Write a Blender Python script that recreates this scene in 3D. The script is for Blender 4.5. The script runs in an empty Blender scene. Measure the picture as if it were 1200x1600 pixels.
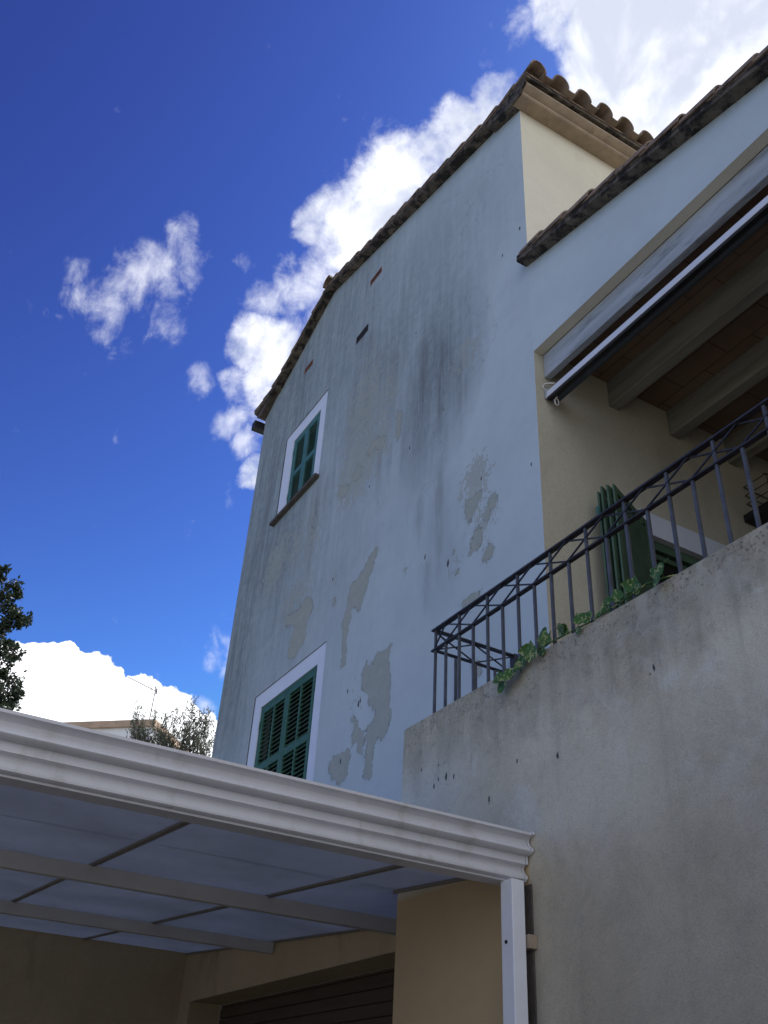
import bpy, bmesh, math, random
import numpy as np
from mathutils import Vector, Matrix
random.seed(7); np.random.seed(7)
sc = bpy.context.scene
C = sc.collection

# ------------------------------------------------------------------ camera
F_PX, YAW, PITCH, ROLL = 1454.06, 1.07553419, 0.602123045, 0.0619461994
EYE = Vector((0, 0, 1.6))
fw = Vector((-math.sin(YAW)*math.cos(PITCH), math.cos(YAW)*math.cos(PITCH), math.sin(PITCH)))
r0 = Vector((math.cos(YAW), math.sin(YAW), 0)); u0 = r0.cross(fw)
RT = math.cos(ROLL)*r0 + math.sin(ROLL)*u0
UP = -math.sin(ROLL)*r0 + math.cos(ROLL)*u0
cam = bpy.data.cameras.new('camera'); co = bpy.data.objects.new('camera', cam); C.objects.link(co)
m = Matrix((RT, UP, -fw)).transposed().to_4x4(); m.translation = EYE
co.matrix_world = m
cam.sensor_fit = 'HORIZONTAL'; cam.sensor_width = 36; cam.lens = 36*F_PX/1200
cam.clip_start = .05; cam.clip_end = 3000
sc.camera = co
sc.render.resolution_x = 768; sc.render.resolution_y = 1024

def ray(px, py):
    return fw + RT*(px-600)/F_PX - UP*(py-800)/F_PX
def wallpt(px, py, Y=4.0):          # where a sight line meets the plane y = Y
    w = ray(px, py); t = Y/w.y
    return (w.x*t, EYE.z + w.z*t)

# ------------------------------------------------------------------ world, sun, exposure
SUN_EL, SUN_AZ = math.radians(52), math.radians(-4)      # azimuth from +Y towards +X
sv = Vector((math.sin(SUN_AZ)*math.cos(SUN_EL), math.cos(SUN_AZ)*math.cos(SUN_EL), math.sin(SUN_EL)))
sun = bpy.data.lights.new('sun', 'SUN'); sun.energy = 4.5; sun.angle = math.radians(.5); sun.color = (1, .95, .88)
so = bpy.data.objects.new('sun', sun); C.objects.link(so)
so.rotation_euler = (-sv).to_track_quat('-Z', 'Y').to_euler()
sc.view_settings.view_transform = 'Standard'; sc.view_settings.look = 'None'
sc.view_settings.exposure = 0.0; sc.view_settings.gamma = 1

class NT:
    def __init__(s, tree): s.t = tree; s.n = tree.nodes; s.l = tree.links
    def node(s, typ, props=None, **ins):
        n = s.n.new(typ)
        for k, v in (props or {}).items(): setattr(n, k, v)
        for k, v in ins.items():
            key = int(k[1:]) if k[0] == 'i' and k[1:].isdigit() else k.replace('_', ' ')
            s.set(n.inputs[key], v)
        return n
    def set(s, sock, v):
        if isinstance(v, bpy.types.NodeSocket): s.l.new(v, sock)
        else: sock.default_value = v
    def math(s, op, a, b=0.0, c=None, clamp=False):
        n = s.n.new('ShaderNodeMath'); n.operation = op; n.use_clamp = clamp
        s.set(n.inputs[0], a); s.set(n.inputs[1], b)
        if c is not None: s.set(n.inputs[2], c)
        return n.outputs[0]
    def ramp(s, v, a, b, lo=0.0, hi=1.0):
        n = s.n.new('ShaderNodeMapRange'); n.interpolation_type = 'SMOOTHSTEP'
        s.set(n.inputs[0], v); s.set(n.inputs[1], a); s.set(n.inputs[2], b)
        s.set(n.inputs[3], lo); s.set(n.inputs[4], hi)
        return n.outputs[0]
    def mix(s, f, a, b, mode='MIX'):
        n = s.n.new('ShaderNodeMix'); n.data_type = 'RGBA'; n.blend_type = mode
        s.set(n.inputs[0], f); s.set(n.inputs[6], a); s.set(n.inputs[7], b)
        return n.outputs[2]
    def noise(s, vec, scale, detail=4, rough=.5, dist=0.0):
        n = s.n.new('ShaderNodeTexNoise')
        s.set(n.inputs['Vector'], vec); n.inputs['Scale'].default_value = scale
        n.inputs['Detail'].default_value = detail; n.inputs['Roughness'].default_value = rough
        n.inputs['Distortion'].default_value = dist
        return n.outputs[0]
    def vscale(s, vec, xyz):
        n = s.n.new('ShaderNodeVectorMath'); n.operation = 'MULTIPLY'
        s.set(n.inputs[0], vec); n.inputs[1].default_value = xyz
        return n.outputs[0]

SKY_STRENGTH = 0.13
def build_world():
    w = bpy.data.worlds.new('World'); sc.world = w; w.use_nodes = True
    T = NT(w.node_tree); T.n.clear()
    out = T.node('ShaderNodeOutputWorld')
    sky = T.node('ShaderNodeTexSky'); sky.sky_type = 'NISHITA'; sky.sun_disc = False
    sky.sun_elevation = SUN_EL; sky.sun_rotation = SUN_AZ
    sky.air_density = 1.0; sky.dust_density = .3; sky.ozone_density = 3.0
    # the deep saturated blue of this sky: each channel's contrast raised a little
    sp = T.node('ShaderNodeSeparateColor', None, Color=sky.outputs[0])
    cb = T.n.new('ShaderNodeCombineColor')
    for i, (k, gm, mx) in enumerate(((.323, 2.07, 3.0), (.162, 2.79, 4.0), (.2205, 2.27, 7.0))):
        T.l.new(T.math('MINIMUM', T.math('MULTIPLY', T.math('POWER', sp.outputs[i], gm), k), mx), cb.inputs[i])
    blue = cb.outputs[0]
    geo = T.node('ShaderNodeTexCoord'); d = geo.outputs['Generated']
    dn = T.node('ShaderNodeVectorMath', dict(operation='NORMALIZE')); T.l.new(d, dn.inputs[0]); d = dn.outputs[0]
    # warp the lookup direction a little so that cloud edges billow
    nz = T.n.new('ShaderNodeTexNoise'); T.l.new(d, nz.inputs['Vector']); nz.inputs['Scale'].default_value = 9
    nz.inputs['Detail'].default_value = 6; nz.inputs['Roughness'].default_value = .6
    off = T.node('ShaderNodeVectorMath', dict(operation='SUBTRACT'), i0=nz.outputs[1]); off.inputs[1].default_value = (.5, .5, .5)
    sc1 = T.node('ShaderNodeVectorMath', dict(operation='SCALE'), i0=off.outputs[0]); sc1.inputs['Scale'].default_value = .05
    add = T.node('ShaderNodeVectorMath', dict(operation='ADD'), i0=d, i1=sc1.outputs[0])
    nn = T.node('ShaderNodeVectorMath', dict(operation='NORMALIZE'), i0=add.outputs[0]); dw = nn.outputs[0]
    def blobs(lst, soft):
        acc = None
        for (px, py, r, k) in lst:
            c = ray(px, py).normalized()
            dist2 = (ray(px, py).length)
            ang = r/F_PX/dist2
            dt = T.node('ShaderNodeVectorMath', dict(operation='DISTANCE'), i0=dw); dt.inputs[1].default_value = c
            v = T.ramp(dt.outputs['Value'], ang*(1+soft), ang*(1-soft), 0.0, k)
            acc = v if acc is None else T.math('MAXIMUM', acc, v)
        return acc
    cum = blobs([(590,330,75,1),(510,340,55,1),(650,270,75,1),(720,225,60,1),(700,290,80,1),(590,440,90,1),(790,170,55,.9),(540,400,70,1),
                 (445,465,44,.55),(400,550,50,1),(360,600,32,.7),(420,600,55,1),(390,650,40,.7),(440,560,50,1),(395,740,34,1),(415,700,30,.5),
                 (1000,60,120,1.4),(1100,110,170,1.6),(1050,150,110,1.4),(940,120,60,1),(880,20,60,.85),(1190,30,150,1.5),(1060,220,90,1),(980,190,70,1),(1120,-80,160,1.1),(930,-40,90,.9),
                 (1350,-100,260,1.1),(1500,250,260,1.1),(1250,-320,220,.9),
                 (900,600,150,1),(700,600,200,1)], .42)
    low = blobs([(60,1080,72,1),(130,1110,80,1),(10,1080,70,1),(200,1140,82,1),(250,1150,72,1),(300,1190,75,1),(120,1200,120,1),(-80,1100,110,1),(-260,1120,170,1),
                 (230,1095,28,1),(90,1060,48,1),(30,1220,150,1),(350,1260,110,1),(500,1250,120,1)], .20)
    wisp = blobs([(125,420,26,.72),(150,470,40,.8),(190,470,55,.85),(235,430,60,.85),(290,400,50,.8),(245,490,45,.75),(170,520,35,.66),(315,395,30,.6),
                  (380,415,26,.52),(425,460,32,.68),(300,585,22,.5),(130,582,14,.5),(760,97,24,.6),(518,285,14,.62),(300,722,26,.40),(330,770,30,.40),(345,790,24,.40),
                  (330,1030,34,.70),(350,1010,34,.66),(310,1105,26,.6),(780,140,30,.6),(820,60,40,.62),(415,465,40,.85),(470,455,48,.95),(445,425,36,.7),(505,500,44,.95),(470,510,30,.7),(310,588,30,.62),(345,660,34,.7),(380,690,30,.75),(600,230,50,.6),(530,290,40,.6)], .7)
    n1 = T.noise(d, 16, 10, .58, .3); n2 = T.noise(d, 60, 8, .65, .2)
    nsum = T.math('ADD', T.math('MULTIPLY', n1, .74), T.math('MULTIPLY', n2, .26))
    # cumulus: mask pushed by fractal noise then thresholded
    cd = T.math('ADD', cum, T.math('MULTIPLY', T.math('SUBTRACT', nsum, .5), 2.7))
    cden = T.ramp(cd, .32, 1.22)
    n3 = T.noise(d, 42, 6, .55, .1)
    ld = T.math('ADD', low, T.math('MULTIPLY', T.math('SUBTRACT', n3, .5), 1.2))
    lden = T.ramp(ld, .42, .58)
    n4 = T.noise(T.vscale(d, (1, 1.3, 1)), 22, 12, .62, .25)
    wd = T.math('ADD', wisp, T.math('MULTIPLY', T.math('SUBTRACT', n4, .5), 2.4))
    wden = T.math('MULTIPLY', T.ramp(wd, .40, 1.45, 0, .74), T.ramp(wisp, .04, .30))
    den = T.math('MAXIMUM', T.math('MAXIMUM', cden, lden), wden)
    # unseen bright cloud banks right of the house, added to light its walls
    for dirv_, r_, k_ in (((.90, .25, .42), .75, 1.0), ((.75, -.55, .35), .45, .8)):
        c = Vector(dirv_).normalized()
        dt = T.node('ShaderNodeVectorMath', dict(operation='DISTANCE'), i0=dw); dt.inputs[1].default_value = c
        bk = T.ramp(T.math('ADD', T.ramp(dt.outputs['Value'], r_*1.3, r_*.6), T.math('MULTIPLY', T.math('SUBTRACT', n1, .5), 1.5)), .35, .8, 0, k_)
        den = T.math('MAXIMUM', den, bk)
    # thickness shading: thick cumulus bodies turn a little grey, low cloud stays white
    n5 = T.noise(d, 11, 6, .55, .4)
    shade = T.math('MULTIPLY', T.ramp(cum, .6, 1.0), T.ramp(n5, .40, .60))
    ccol = T.mix(T.math('MULTIPLY', shade, .8), (8.6, 8.8, 9.5, 1), (4.8, 5.3, 6.6, 1))
    lcol = T.mix(lden, ccol, (13.0, 13.2, 13.6, 1))
    col = T.mix(den, blue, lcol)
    bg = T.node('ShaderNodeBackground', None, Color=col, Strength=SKY_STRENGTH)
    T.l.new(bg.outputs[0], out.inputs[0])
build_world()

# ------------------------------------------------------------------ helpers
def tag(o, label=None, cat=None, group=None, kind=None):
    if label: o['label'] = label
    if cat: o['category'] = cat
    if group: o['group'] = group
    if kind: o['kind'] = kind
    return o
def empty(name, loc, label, cat, group=None):
    o = bpy.data.objects.new(name, None); C.objects.link(o); o.location = loc; o.empty_display_size = .2
    bpy.context.view_layer.update()
    return tag(o, label, cat, group)
def link(o, parent):
    C.objects.link(o)
    if parent is not None:
        o.parent = parent
        p = Vector(parent.location)      # every parent's location is its place in the world
        o.matrix_parent_inverse = Matrix.Translation(-p)
    return o
class MB:
    """collects shapes (world coordinates) and links them as ONE mesh object"""
    def __init__(s): s.b = bmesh.new()
    def face(s, pts):
        try: return s.b.faces.new([s.b.verts.new(p) for p in pts])
        except ValueError: return None
    def box(s, x0, x1, y0, y1, z0, z1, M=None):
        v = [Vector((x, y, z)) for z in (z0, z1) for y in (y0, y1) for x in (x0, x1)]
        if M is not None: v = [M @ p for p in v]
        v = [s.b.verts.new(p) for p in v]
        for q in ((0,2,3,1),(4,5,7,6),(0,1,5,4),(2,6,7,3),(0,4,6,2),(1,3,7,5)): s.b.faces.new([v[i] for i in q])
        return s
    def bar(s, a, b, w, h=None, up=Vector((0, 0, 1))):
        a, b = Vector(a), Vector(b); d = b-a; L = d.length; d.normalize(); h = h or w
        u = up - d*up.dot(d)
        if u.length < 1e-4: u = Vector((1, 0, 0))
        u.normalize(); v = d.cross(u)
        M = Matrix((d, v, u)).transposed().to_4x4(); M.translation = a
        return s.box(0, L, -w/2, w/2, -h/2, h/2, M)
    def tube(s, pts, r, n=8, r1=None, caps=True):
        pts = [Vector(p) for p in pts]; rings = []
        for i, p in enumerate(pts):
            d = (pts[min(i+1, len(pts)-1)] - pts[max(i-1, 0)]).normalized()
            u = d.orthogonal().normalized() if i == 0 else (pu - d*pu.dot(d)).normalized()
            pu = u; v = d.cross(u)
            rr = r if r1 is None else r + (r1-r)*i/(len(pts)-1)
            rings.append([s.b.verts.new(p + (u*math.cos(t)+v*math.sin(t))*rr) for t in (2*math.pi*k/n for k in range(n))])
        for a, b in zip(rings, rings[1:]):
            for k in range(n): s.b.faces.new((a[k], a[(k+1) % n], b[(k+1) % n], b[k]))
        if caps:
            s.b.faces.new(rings[0][::-1]); s.b.faces.new(rings[-1])
        return s
    def prism(s, prof, a, b, axis='y'):
        """closed profile of (u, z) swept from a to b along an axis"""
        def P(u, z, t): return (u, t, z) if axis == 'y' else (t, u, z)
        A = [s.b.verts.new(P(u, z, a)) for u, z in prof]; B = [s.b.verts.new(P(u, z, b)) for u, z in prof]
        n = len(prof)
        for k in range(n): s.b.faces.new((A[k], A[(k+1) % n], B[(k+1) % n], B[k]))
        s.b.faces.new(A[::-1]); s.b.faces.new(B)
        return s
    def build(s, name, mat, parent=None, bevel=0, smooth=False, autosm=None):
        bmesh.ops.recalc_face_normals(s.b, faces=s.b.faces[:])
        me = bpy.data.meshes.new(name); s.b.to_mesh(me); s.b.free()
        me.materials.append(mat)
        if smooth or autosm:
            me.polygons.foreach_set('use_smooth', [True]*len(me.polygons))
            if autosm: me.set_sharp_from_angle(angle=math.radians(autosm))
        o = bpy.data.objects.new(name, me); link(o, parent)
        if bevel:
            bv = o.modifiers.new('bevel', 'BEVEL'); bv.width = bevel; bv.segments = 2; bv.limit_method = 'ANGLE'; bv.harden_normals = False
        return o

# ------------------------------------------------------------------ materials
def mat(name, base, rough=.7, var=.12, scale=6, bump=.0, bscale=80, metal=0.0, spec=.4, dirt=None, dscale=3, dlo=.5, dhi=.7, stretch=None, fine=0.0):
    m = bpy.data.materials.new(name); m.use_nodes = True
    T = NT(m.node_tree); bs = T.n['Principled BSDF']
    tc = T.node('ShaderNodeTexCoord'); v = tc.outputs['Object']
    vs = T.vscale(v, stretch) if stretch else v
    n = T.noise(vs, scale, 6, .6)
    dark = tuple(c*(1-var) for c in base)+(1,); lite = tuple(min(1, c*(1+var)) for c in base)+(1,)
    col = T.mix(T.ramp(n, .3, .7), dark, lite)
    if fine:
        nf = T.noise(v, bscale*.7, 3, .6)
        col = T.mix(1.0, col, T.mix(T.ramp(nf, .3, .7), (1-fine,)*3+(1,), (1+fine,)*3+(1,)), 'MULTIPLY')
    if dirt:
        n2 = T.noise(vs, dscale, 8, .65, .3)
        col = T.mix(T.ramp(n2, dlo, dhi), col, tuple(dirt)+(1,))
    T.set(bs.inputs['Base Color'], col); bs.inputs['Roughness'].default_value = rough
    bs.inputs['Metallic'].default_value = metal; bs.inputs['Specular IOR Level'].default_value = spec
    if bump:
        bn = T.noise(v, bscale, 5, .6)
        b = T.node('ShaderNodeBump', None, Strength=bump, Distance=.01, Height=bn)
        T.l.new(b.outputs[0], bs.inputs['Normal'])
    return m

M = {}
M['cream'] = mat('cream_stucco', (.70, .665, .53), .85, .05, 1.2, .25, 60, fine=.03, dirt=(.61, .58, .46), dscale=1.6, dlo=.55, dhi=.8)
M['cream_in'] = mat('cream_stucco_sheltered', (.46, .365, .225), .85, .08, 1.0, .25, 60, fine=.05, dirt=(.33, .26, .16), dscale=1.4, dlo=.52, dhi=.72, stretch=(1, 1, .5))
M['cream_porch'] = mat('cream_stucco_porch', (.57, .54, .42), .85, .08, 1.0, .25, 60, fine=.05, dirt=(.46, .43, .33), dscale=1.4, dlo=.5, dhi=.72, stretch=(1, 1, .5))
M['stone'] = mat('moulded_stone', (.36, .29, .21), .8, .15, 5, .4, 40, dirt=(.17, .13, .095), dscale=7, dlo=.55, dhi=.75)
M['stone_old'] = mat('weathered_stone', (.085, .07, .055), .85, .25, 8, .4, 40, dirt=(.06, .05, .04), dscale=9, dlo=.5, dhi=.7)
M['slab'] = mat('weathered_slab', (.13, .11, .085), .9, .35, 9, .8, 30, dirt=(.025, .022, .02), dscale=7, dlo=.42, dhi=.58)
M['tile'] = mat('clay_tile', (.27, .20, .145), .85, .3, 7, .6, 45, dirt=(.09, .075, .06), dscale=9, dlo=.45, dhi=.65)
M['tile_lit'] = mat('roof_field_tile', (.255, .20, .15), .85, .25, 5, .5, 45, dirt=(.11, .09, .07), dscale=6, dlo=.5, dhi=.7)
M['trim'] = mat('white_trim_paint', (.74, .80, .90), .7, .03, 3, .12, 60)
M['green'] = mat('green_shutter_paint', (.036, .125, .078), .55, .15, 8, .15, 50)
M['teal'] = mat('teal_shutter_paint', (.062, .180, .172), .6, .15, 8, .15, 50)
M['greendark'] = mat('green_door_paint', (.075, .135, .085), .55, .15, 6, .15, 50)
M['sill'] = mat('stone_sill', (.095, .082, .07), .85, .25, 12, .5, 50)
M['clay'] = mat('terracotta_vent', (.25, .11, .065), .85, .25, 30, .4, 60)
M['soot'] = mat('sooty_vent', (.045, .035, .035), .9, .3, 30, .4, 60)
M['dark'] = mat('dark_void', (.012, .011, .010), .9, .2, 4)
M['beam'] = mat('grey_painted_beam', (.40, .44, .47), .75, .16, 4, .3, 50, dirt=(.22, .25, .27), dscale=5, dlo=.5, dhi=.7, stretch=(.4, 2, 2))
M['wood'] = mat('weathered_wood_beam', (.235, .235, .19), .8, .2, 4, .3, 50, stretch=(.3, 3, 3))
M['alu'] = mat('white_aluminium', (.78, .80, .84), .35, .04, 4, 0, spec=.5, dirt=(.55, .56, .58), dscale=4, dlo=.62, dhi=.8)
M['gutter'] = mat('beige_white_gutter_coat', (.66, .66, .68), .42, .03, 2, .03, 12, spec=.5, dirt=(.50, .485, .46), dscale=5, dlo=.50, dhi=.80, stretch=(1, 1.6, .5))
M['gutterin'] = mat('painted_purlin', (.60, .58, .54), .5, .04, 3, 0)
M['bar'] = mat('bronze_glazing_bar', (.20, .18, .15), .5, .1, 4, 0)
M['iron'] = mat('blue_grey_iron', (.038, .038, .045), .55, .25, 14, .3, 60, dirt=(.09, .085, .09), dscale=20, dlo=.55, dhi=.75)
M['iron_bar'] = mat('blue_grey_baluster', (.098, .106, .125), .6, .2, 14, .3, 60, dirt=(.11, .10, .11), dscale=20, dlo=.55, dhi=.75)
M['canvas'] = mat('blue_grey_canvas', (.065, .085, .10), .85, .1, 8, .2, 90)
M['black'] = mat('black_iron', (.015, .015, .017), .5, .2, 10)
M['rope'] = mat('white_plastic', (.7, .68, .62), .5, .05, 8)
M['bark'] = mat('bark', (.09, .075, .055), .9, .3, 8, .6, 30)
M['garage'] = mat('brown_garage_door', (.085, .060, .045), .6, .15, 3, .2, 40, stretch=(.4, 1, 6))
M['houseWhite'] = mat('far_white_render', (.78, .80, .80), .85, .04, 1, 0)
M['fascia'] = mat('far_roof_edge', (.46, .34, .24), .85, .15, 3, 0)
M['antenna'] = mat('grey_antenna_metal', (.10, .10, .11), .4, .1, 8, metal=.6)

def leaf_mat(name, a, b, trans=.25):
    m = bpy.data.materials.new(name); m.use_nodes = True
    T = NT(m.node_tree); bs = T.n['Principled BSDF']; out = T.n['Material Output']
    tc = T.node('ShaderNodeTexCoord'); geo = T.node('ShaderNodeNewGeometry')
    n = T.noise(tc.outputs['Object'], 2.2, 3)
    f = T.math('ADD', T.math('MULTIPLY', geo.outputs['Random Per Island'], .6), T.math('MULTIPLY', n, .5), clamp=True)
    col = T.mix(f, tuple(a)+(1,), tuple(b)+(1,))
    T.set(bs.inputs['Base Color'], col); bs.inputs['Roughness'].default_value = .5
    tr = T.node('ShaderNodeBsdfTranslucent', None, Color=col)
    mx = T.node('ShaderNodeMixShader'); mx.inputs[0].default_value = trans
    T.l.new(bs.outputs[0], mx.inputs[1]); T.l.new(tr.outputs[0], mx.inputs[2]); T.l.new(mx.outputs[0], out.inputs[0])
    return m
M['leaf_dark'] = leaf_mat('dark_evergreen_leaf', (.018, .032, .016), (.05, .075, .035))
M['leaf_olive'] = leaf_mat('olive_leaf', (.05, .065, .045), (.13, .15, .10))
# pothos: green with cream-yellow variegation inside each leaf
def pothos():
    m = leaf_mat('variegated_leaf', (.035, .12, .02), (.08, .20, .035), .3)
    T = NT(m.node_tree); bs = T.n['Principled BSDF']
    tc = T.node('ShaderNodeTexCoord'); n = T.noise(tc.outputs['Object'], 38, 4, .6, 1.0)
    old = bs.inputs['Base Color'].links[0].from_socket
    col = T.mix(T.ramp(n, .52, .60), old, (.52, .54, .22, 1))
    T.set(bs.inputs['Base Color'], col)
    return m
M['pothos'] = pothos()

# main gable wall: white lime paint, peeled patches and streaks held in vertex attributes
def chips(T, v, pts, stretch=.55):
    """small ragged chips knocked out of the render at given (x, z, radius)"""
    sep = T.node('ShaderNodeSeparateXYZ', None, Vector=v)
    nz = T.math('MULTIPLY', T.math('SUBTRACT', T.noise(v, 45, 4, .7), .5), .030)
    acc = None
    for x, z, r in pts:
        dx = T.math('SUBTRACT', sep.outputs[0], x); dz = T.math('MULTIPLY', T.math('SUBTRACT', sep.outputs[2], z), stretch)
        d = T.math('ADD', T.math('SQRT', T.math('ADD', T.math('MULTIPLY', dx, dx), T.math('MULTIPLY', dz, dz))), nz)
        k = T.ramp(d, r*.72, r*.45)
        acc = k if acc is None else T.math('MAXIMUM', acc, k)
    return acc
def wall_material():
    m = bpy.data.materials.new('white_limewash_peeling'); m.use_nodes = True
    T = NT(m.node_tree); bs = T.n['Principled BSDF']
    v = T.node('ShaderNodeTexCoord').outputs['Object']
    A = lambda n: T.node('ShaderNodeAttribute', dict(attribute_name=n)).outputs['Fac']
    sd, mot, stk, grm_falloff = A('peel'), A('mottle'), A('streak'), A('grime_falloff')
    nb = T.noise(v, .9, 5, .6); white = T.mix(T.ramp(nb, .3, .7), (.535, .620, .640, 1), (.605, .695, .710, 1))
    nf = T.noise(v, 7, 6, .65)
    white = T.mix(T.ramp(nf, .45, .75, 0, .35), white, (.52, .60, .63, 1))
    # grime and painted light falloff: broad, cloudy, plus vertically drawn streaks
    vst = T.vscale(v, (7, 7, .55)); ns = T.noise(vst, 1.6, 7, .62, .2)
    g = T.math('MULTIPLY', grm_falloff, T.ramp(T.math('ADD', T.math('MULTIPLY', ns, .6), T.math('MULTIPLY', nf, .4)), .28, .68, .50, 1.0))
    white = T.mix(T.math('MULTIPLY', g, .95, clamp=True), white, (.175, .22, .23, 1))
    vs2 = T.vscale(v, (22, 22, 2.2)); ns2 = T.noise(vs2, 1.0, 6, .7, .3)
    s = T.math('MULTIPLY', stk, T.ramp(ns2, .3, .62, .1, 1.0))
    # flaky black mould: fine broken texture inside the darkened areas
    fl = T.noise(T.vscale(v, (1, 1, .45)), 19, 9, .75, .3)
    fm = T.math('MULTIPLY', T.ramp(fl, .54, .66), T.ramp(T.math('ADD', grm_falloff, T.math('MULTIPLY', ns, .5)), .62, 1.15))
    white = T.mix(T.math('MULTIPLY', fm, .5), white, (.16, .175, .175, 1))
    white = T.mix(T.math('MULTIPLY', s, .80, clamp=True), white, (.13, .13, .135, 1))
    # peel: signed distance + ragged noise
    e1 = T.noise(v, 9, 8, .7, .3); e2 = T.noise(T.vscale(v, (1, 1, .6)), 26, 6, .65)
    sdn = T.math('ADD', sd, T.math('MULTIPLY', T.math('SUBTRACT', e1, .5), .22))
    sdn = T.math('ADD', sdn, T.math('MULTIPLY', T.math('SUBTRACT', e2, .5), .07))
    peel = T.ramp(sdn, .004, -.004)
    mm = T.math('ADD', T.math('MULTIPLY', e1, .5), T.math('MULTIPLY', e2, .5))
    thr = T.math('SUBTRACT', .70, T.math('MULTIPLY', mot, .275))
    speck = T.ramp(T.math('SUBTRACT', mm, thr), -.002, .012)
    speck = T.math('MULTIPLY', speck, T.ramp(mot, .05, .25))
    pm = T.math('MAXIMUM', peel, T.math('MULTIPLY', speck, .8))
    under = T.mix(T.ramp(e1, .3, .7), (.40, .43, .375, 1), (.455, .48, .42, 1))
    rim = T.math('MULTIPLY', T.ramp(sdn, .022, .004), T.math('SUBTRACT', 1.0, peel))
    under = T.mix(T.math('MULTIPLY', g, .30, clamp=True), under, (.23, .25, .24, 1))
    col = T.mix(pm, white, under)
    col = T.mix(T.math('MULTIPLY', T.ramp(T.math('ABSOLUTE', sdn), .012, .0), T.ramp(e2, .46, .60, .12, .8)), col, (.13, .13, .12, 1))
    # layers inside the bare patches: lighter primer islands and mould specks
    col = T.mix(T.math('MULTIPLY', pm, T.ramp(fl, .60, .68, 0, .45)), col, (.22, .225, .19, 1))
    col = T.mix(T.math('MULTIPLY', pm, T.ramp(e2, .60, .66, 0, .5)), col, (.60, .66, .68, 1))
    # pock marks
    vor = T.node('ShaderNodeTexVoronoi', None, Vector=T.vscale(v, (1, 1, .6)), Scale=1.7); vor.inputs['Randomness'].default_value = 1
    nh = T.noise(v, 60, 2); pk = T.ramp(T.math('ADD', vor.outputs['Distance'], T.math('MULTIPLY', nh, .03)), .046, .036)
    pk = T.math('MULTIPLY', pk, T.ramp(T.noise(v, 1.3, 2), .5, .56))
    col = T.mix(pk, col, (.10, .10, .11, 1))
    ch = chips(T, v, [(-5.161,9.361,.018),(-4.86,9.474,.022),(-4.859,6.42,.014),(-5.577,6.714,.016),(-7.804,7.973,.016),(-8.56,7.086,.018),(-6.88,9.693,.016),(-6.908,7.952,.02),(-6.111,6.077,.03),(-7.689,5.238,.028),(-7.95,5.465,.02),(-7.653,5.259,.02),(-7.983,4.736,.022),(-6.518,6.354,.022),(-6.238,8.021,.014)], .45)
    col = T.mix(ch, col, (.09, .085, .08, 1))
    # hairline cracks
    vc = T.node('ShaderNodeTexVoronoi', dict(feature='DISTANCE_TO_EDGE'), Vector=v, Scale=.55)
    wn = T.n.new('ShaderNodeTexNoise'); T.l.new(v, wn.inputs['Vector']); wn.inputs['Scale'].default_value = 2.2; wn.inputs['Detail'].default_value = 8
    wv = T.node('ShaderNodeVectorMath', dict(operation='ADD'), i0=v, i1=wn.outputs[1]); T.l.new(wv.outputs[0], vc.inputs['Vector'])
    crk = T.math('MULTIPLY', T.ramp(vc.outputs[0], .0045, .001), T.ramp(T.noise(v, .8, 3), .50, .60, 0, .28))
    col = T.mix(crk, col, (.16, .16, .16, 1))
    T.set(bs.inputs['Base Color'], col); bs.inputs['Roughness'].default_value = .88; bs.inputs['Specular IOR Level'].default_value = .25
    h = T.math('ADD', T.math('MULTIPLY', T.noise(v, 55, 5, .6), .35), T.math('MULTIPLY', T.noise(v, 6, 4, .5), .8))
    h = T.math('SUBTRACT', h, T.math('MULTIPLY', pm, .9))
    h = T.math('ADD', h, T.math('MULTIPLY', T.ramp(sdn, .05, .0), .5))
    b = T.node('ShaderNodeBump', None, Strength=.5, Distance=.012, Height=h)
    T.l.new(b.outputs[0], bs.inputs['Normal'])
    return m
M['wall'] = wall_material()

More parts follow.
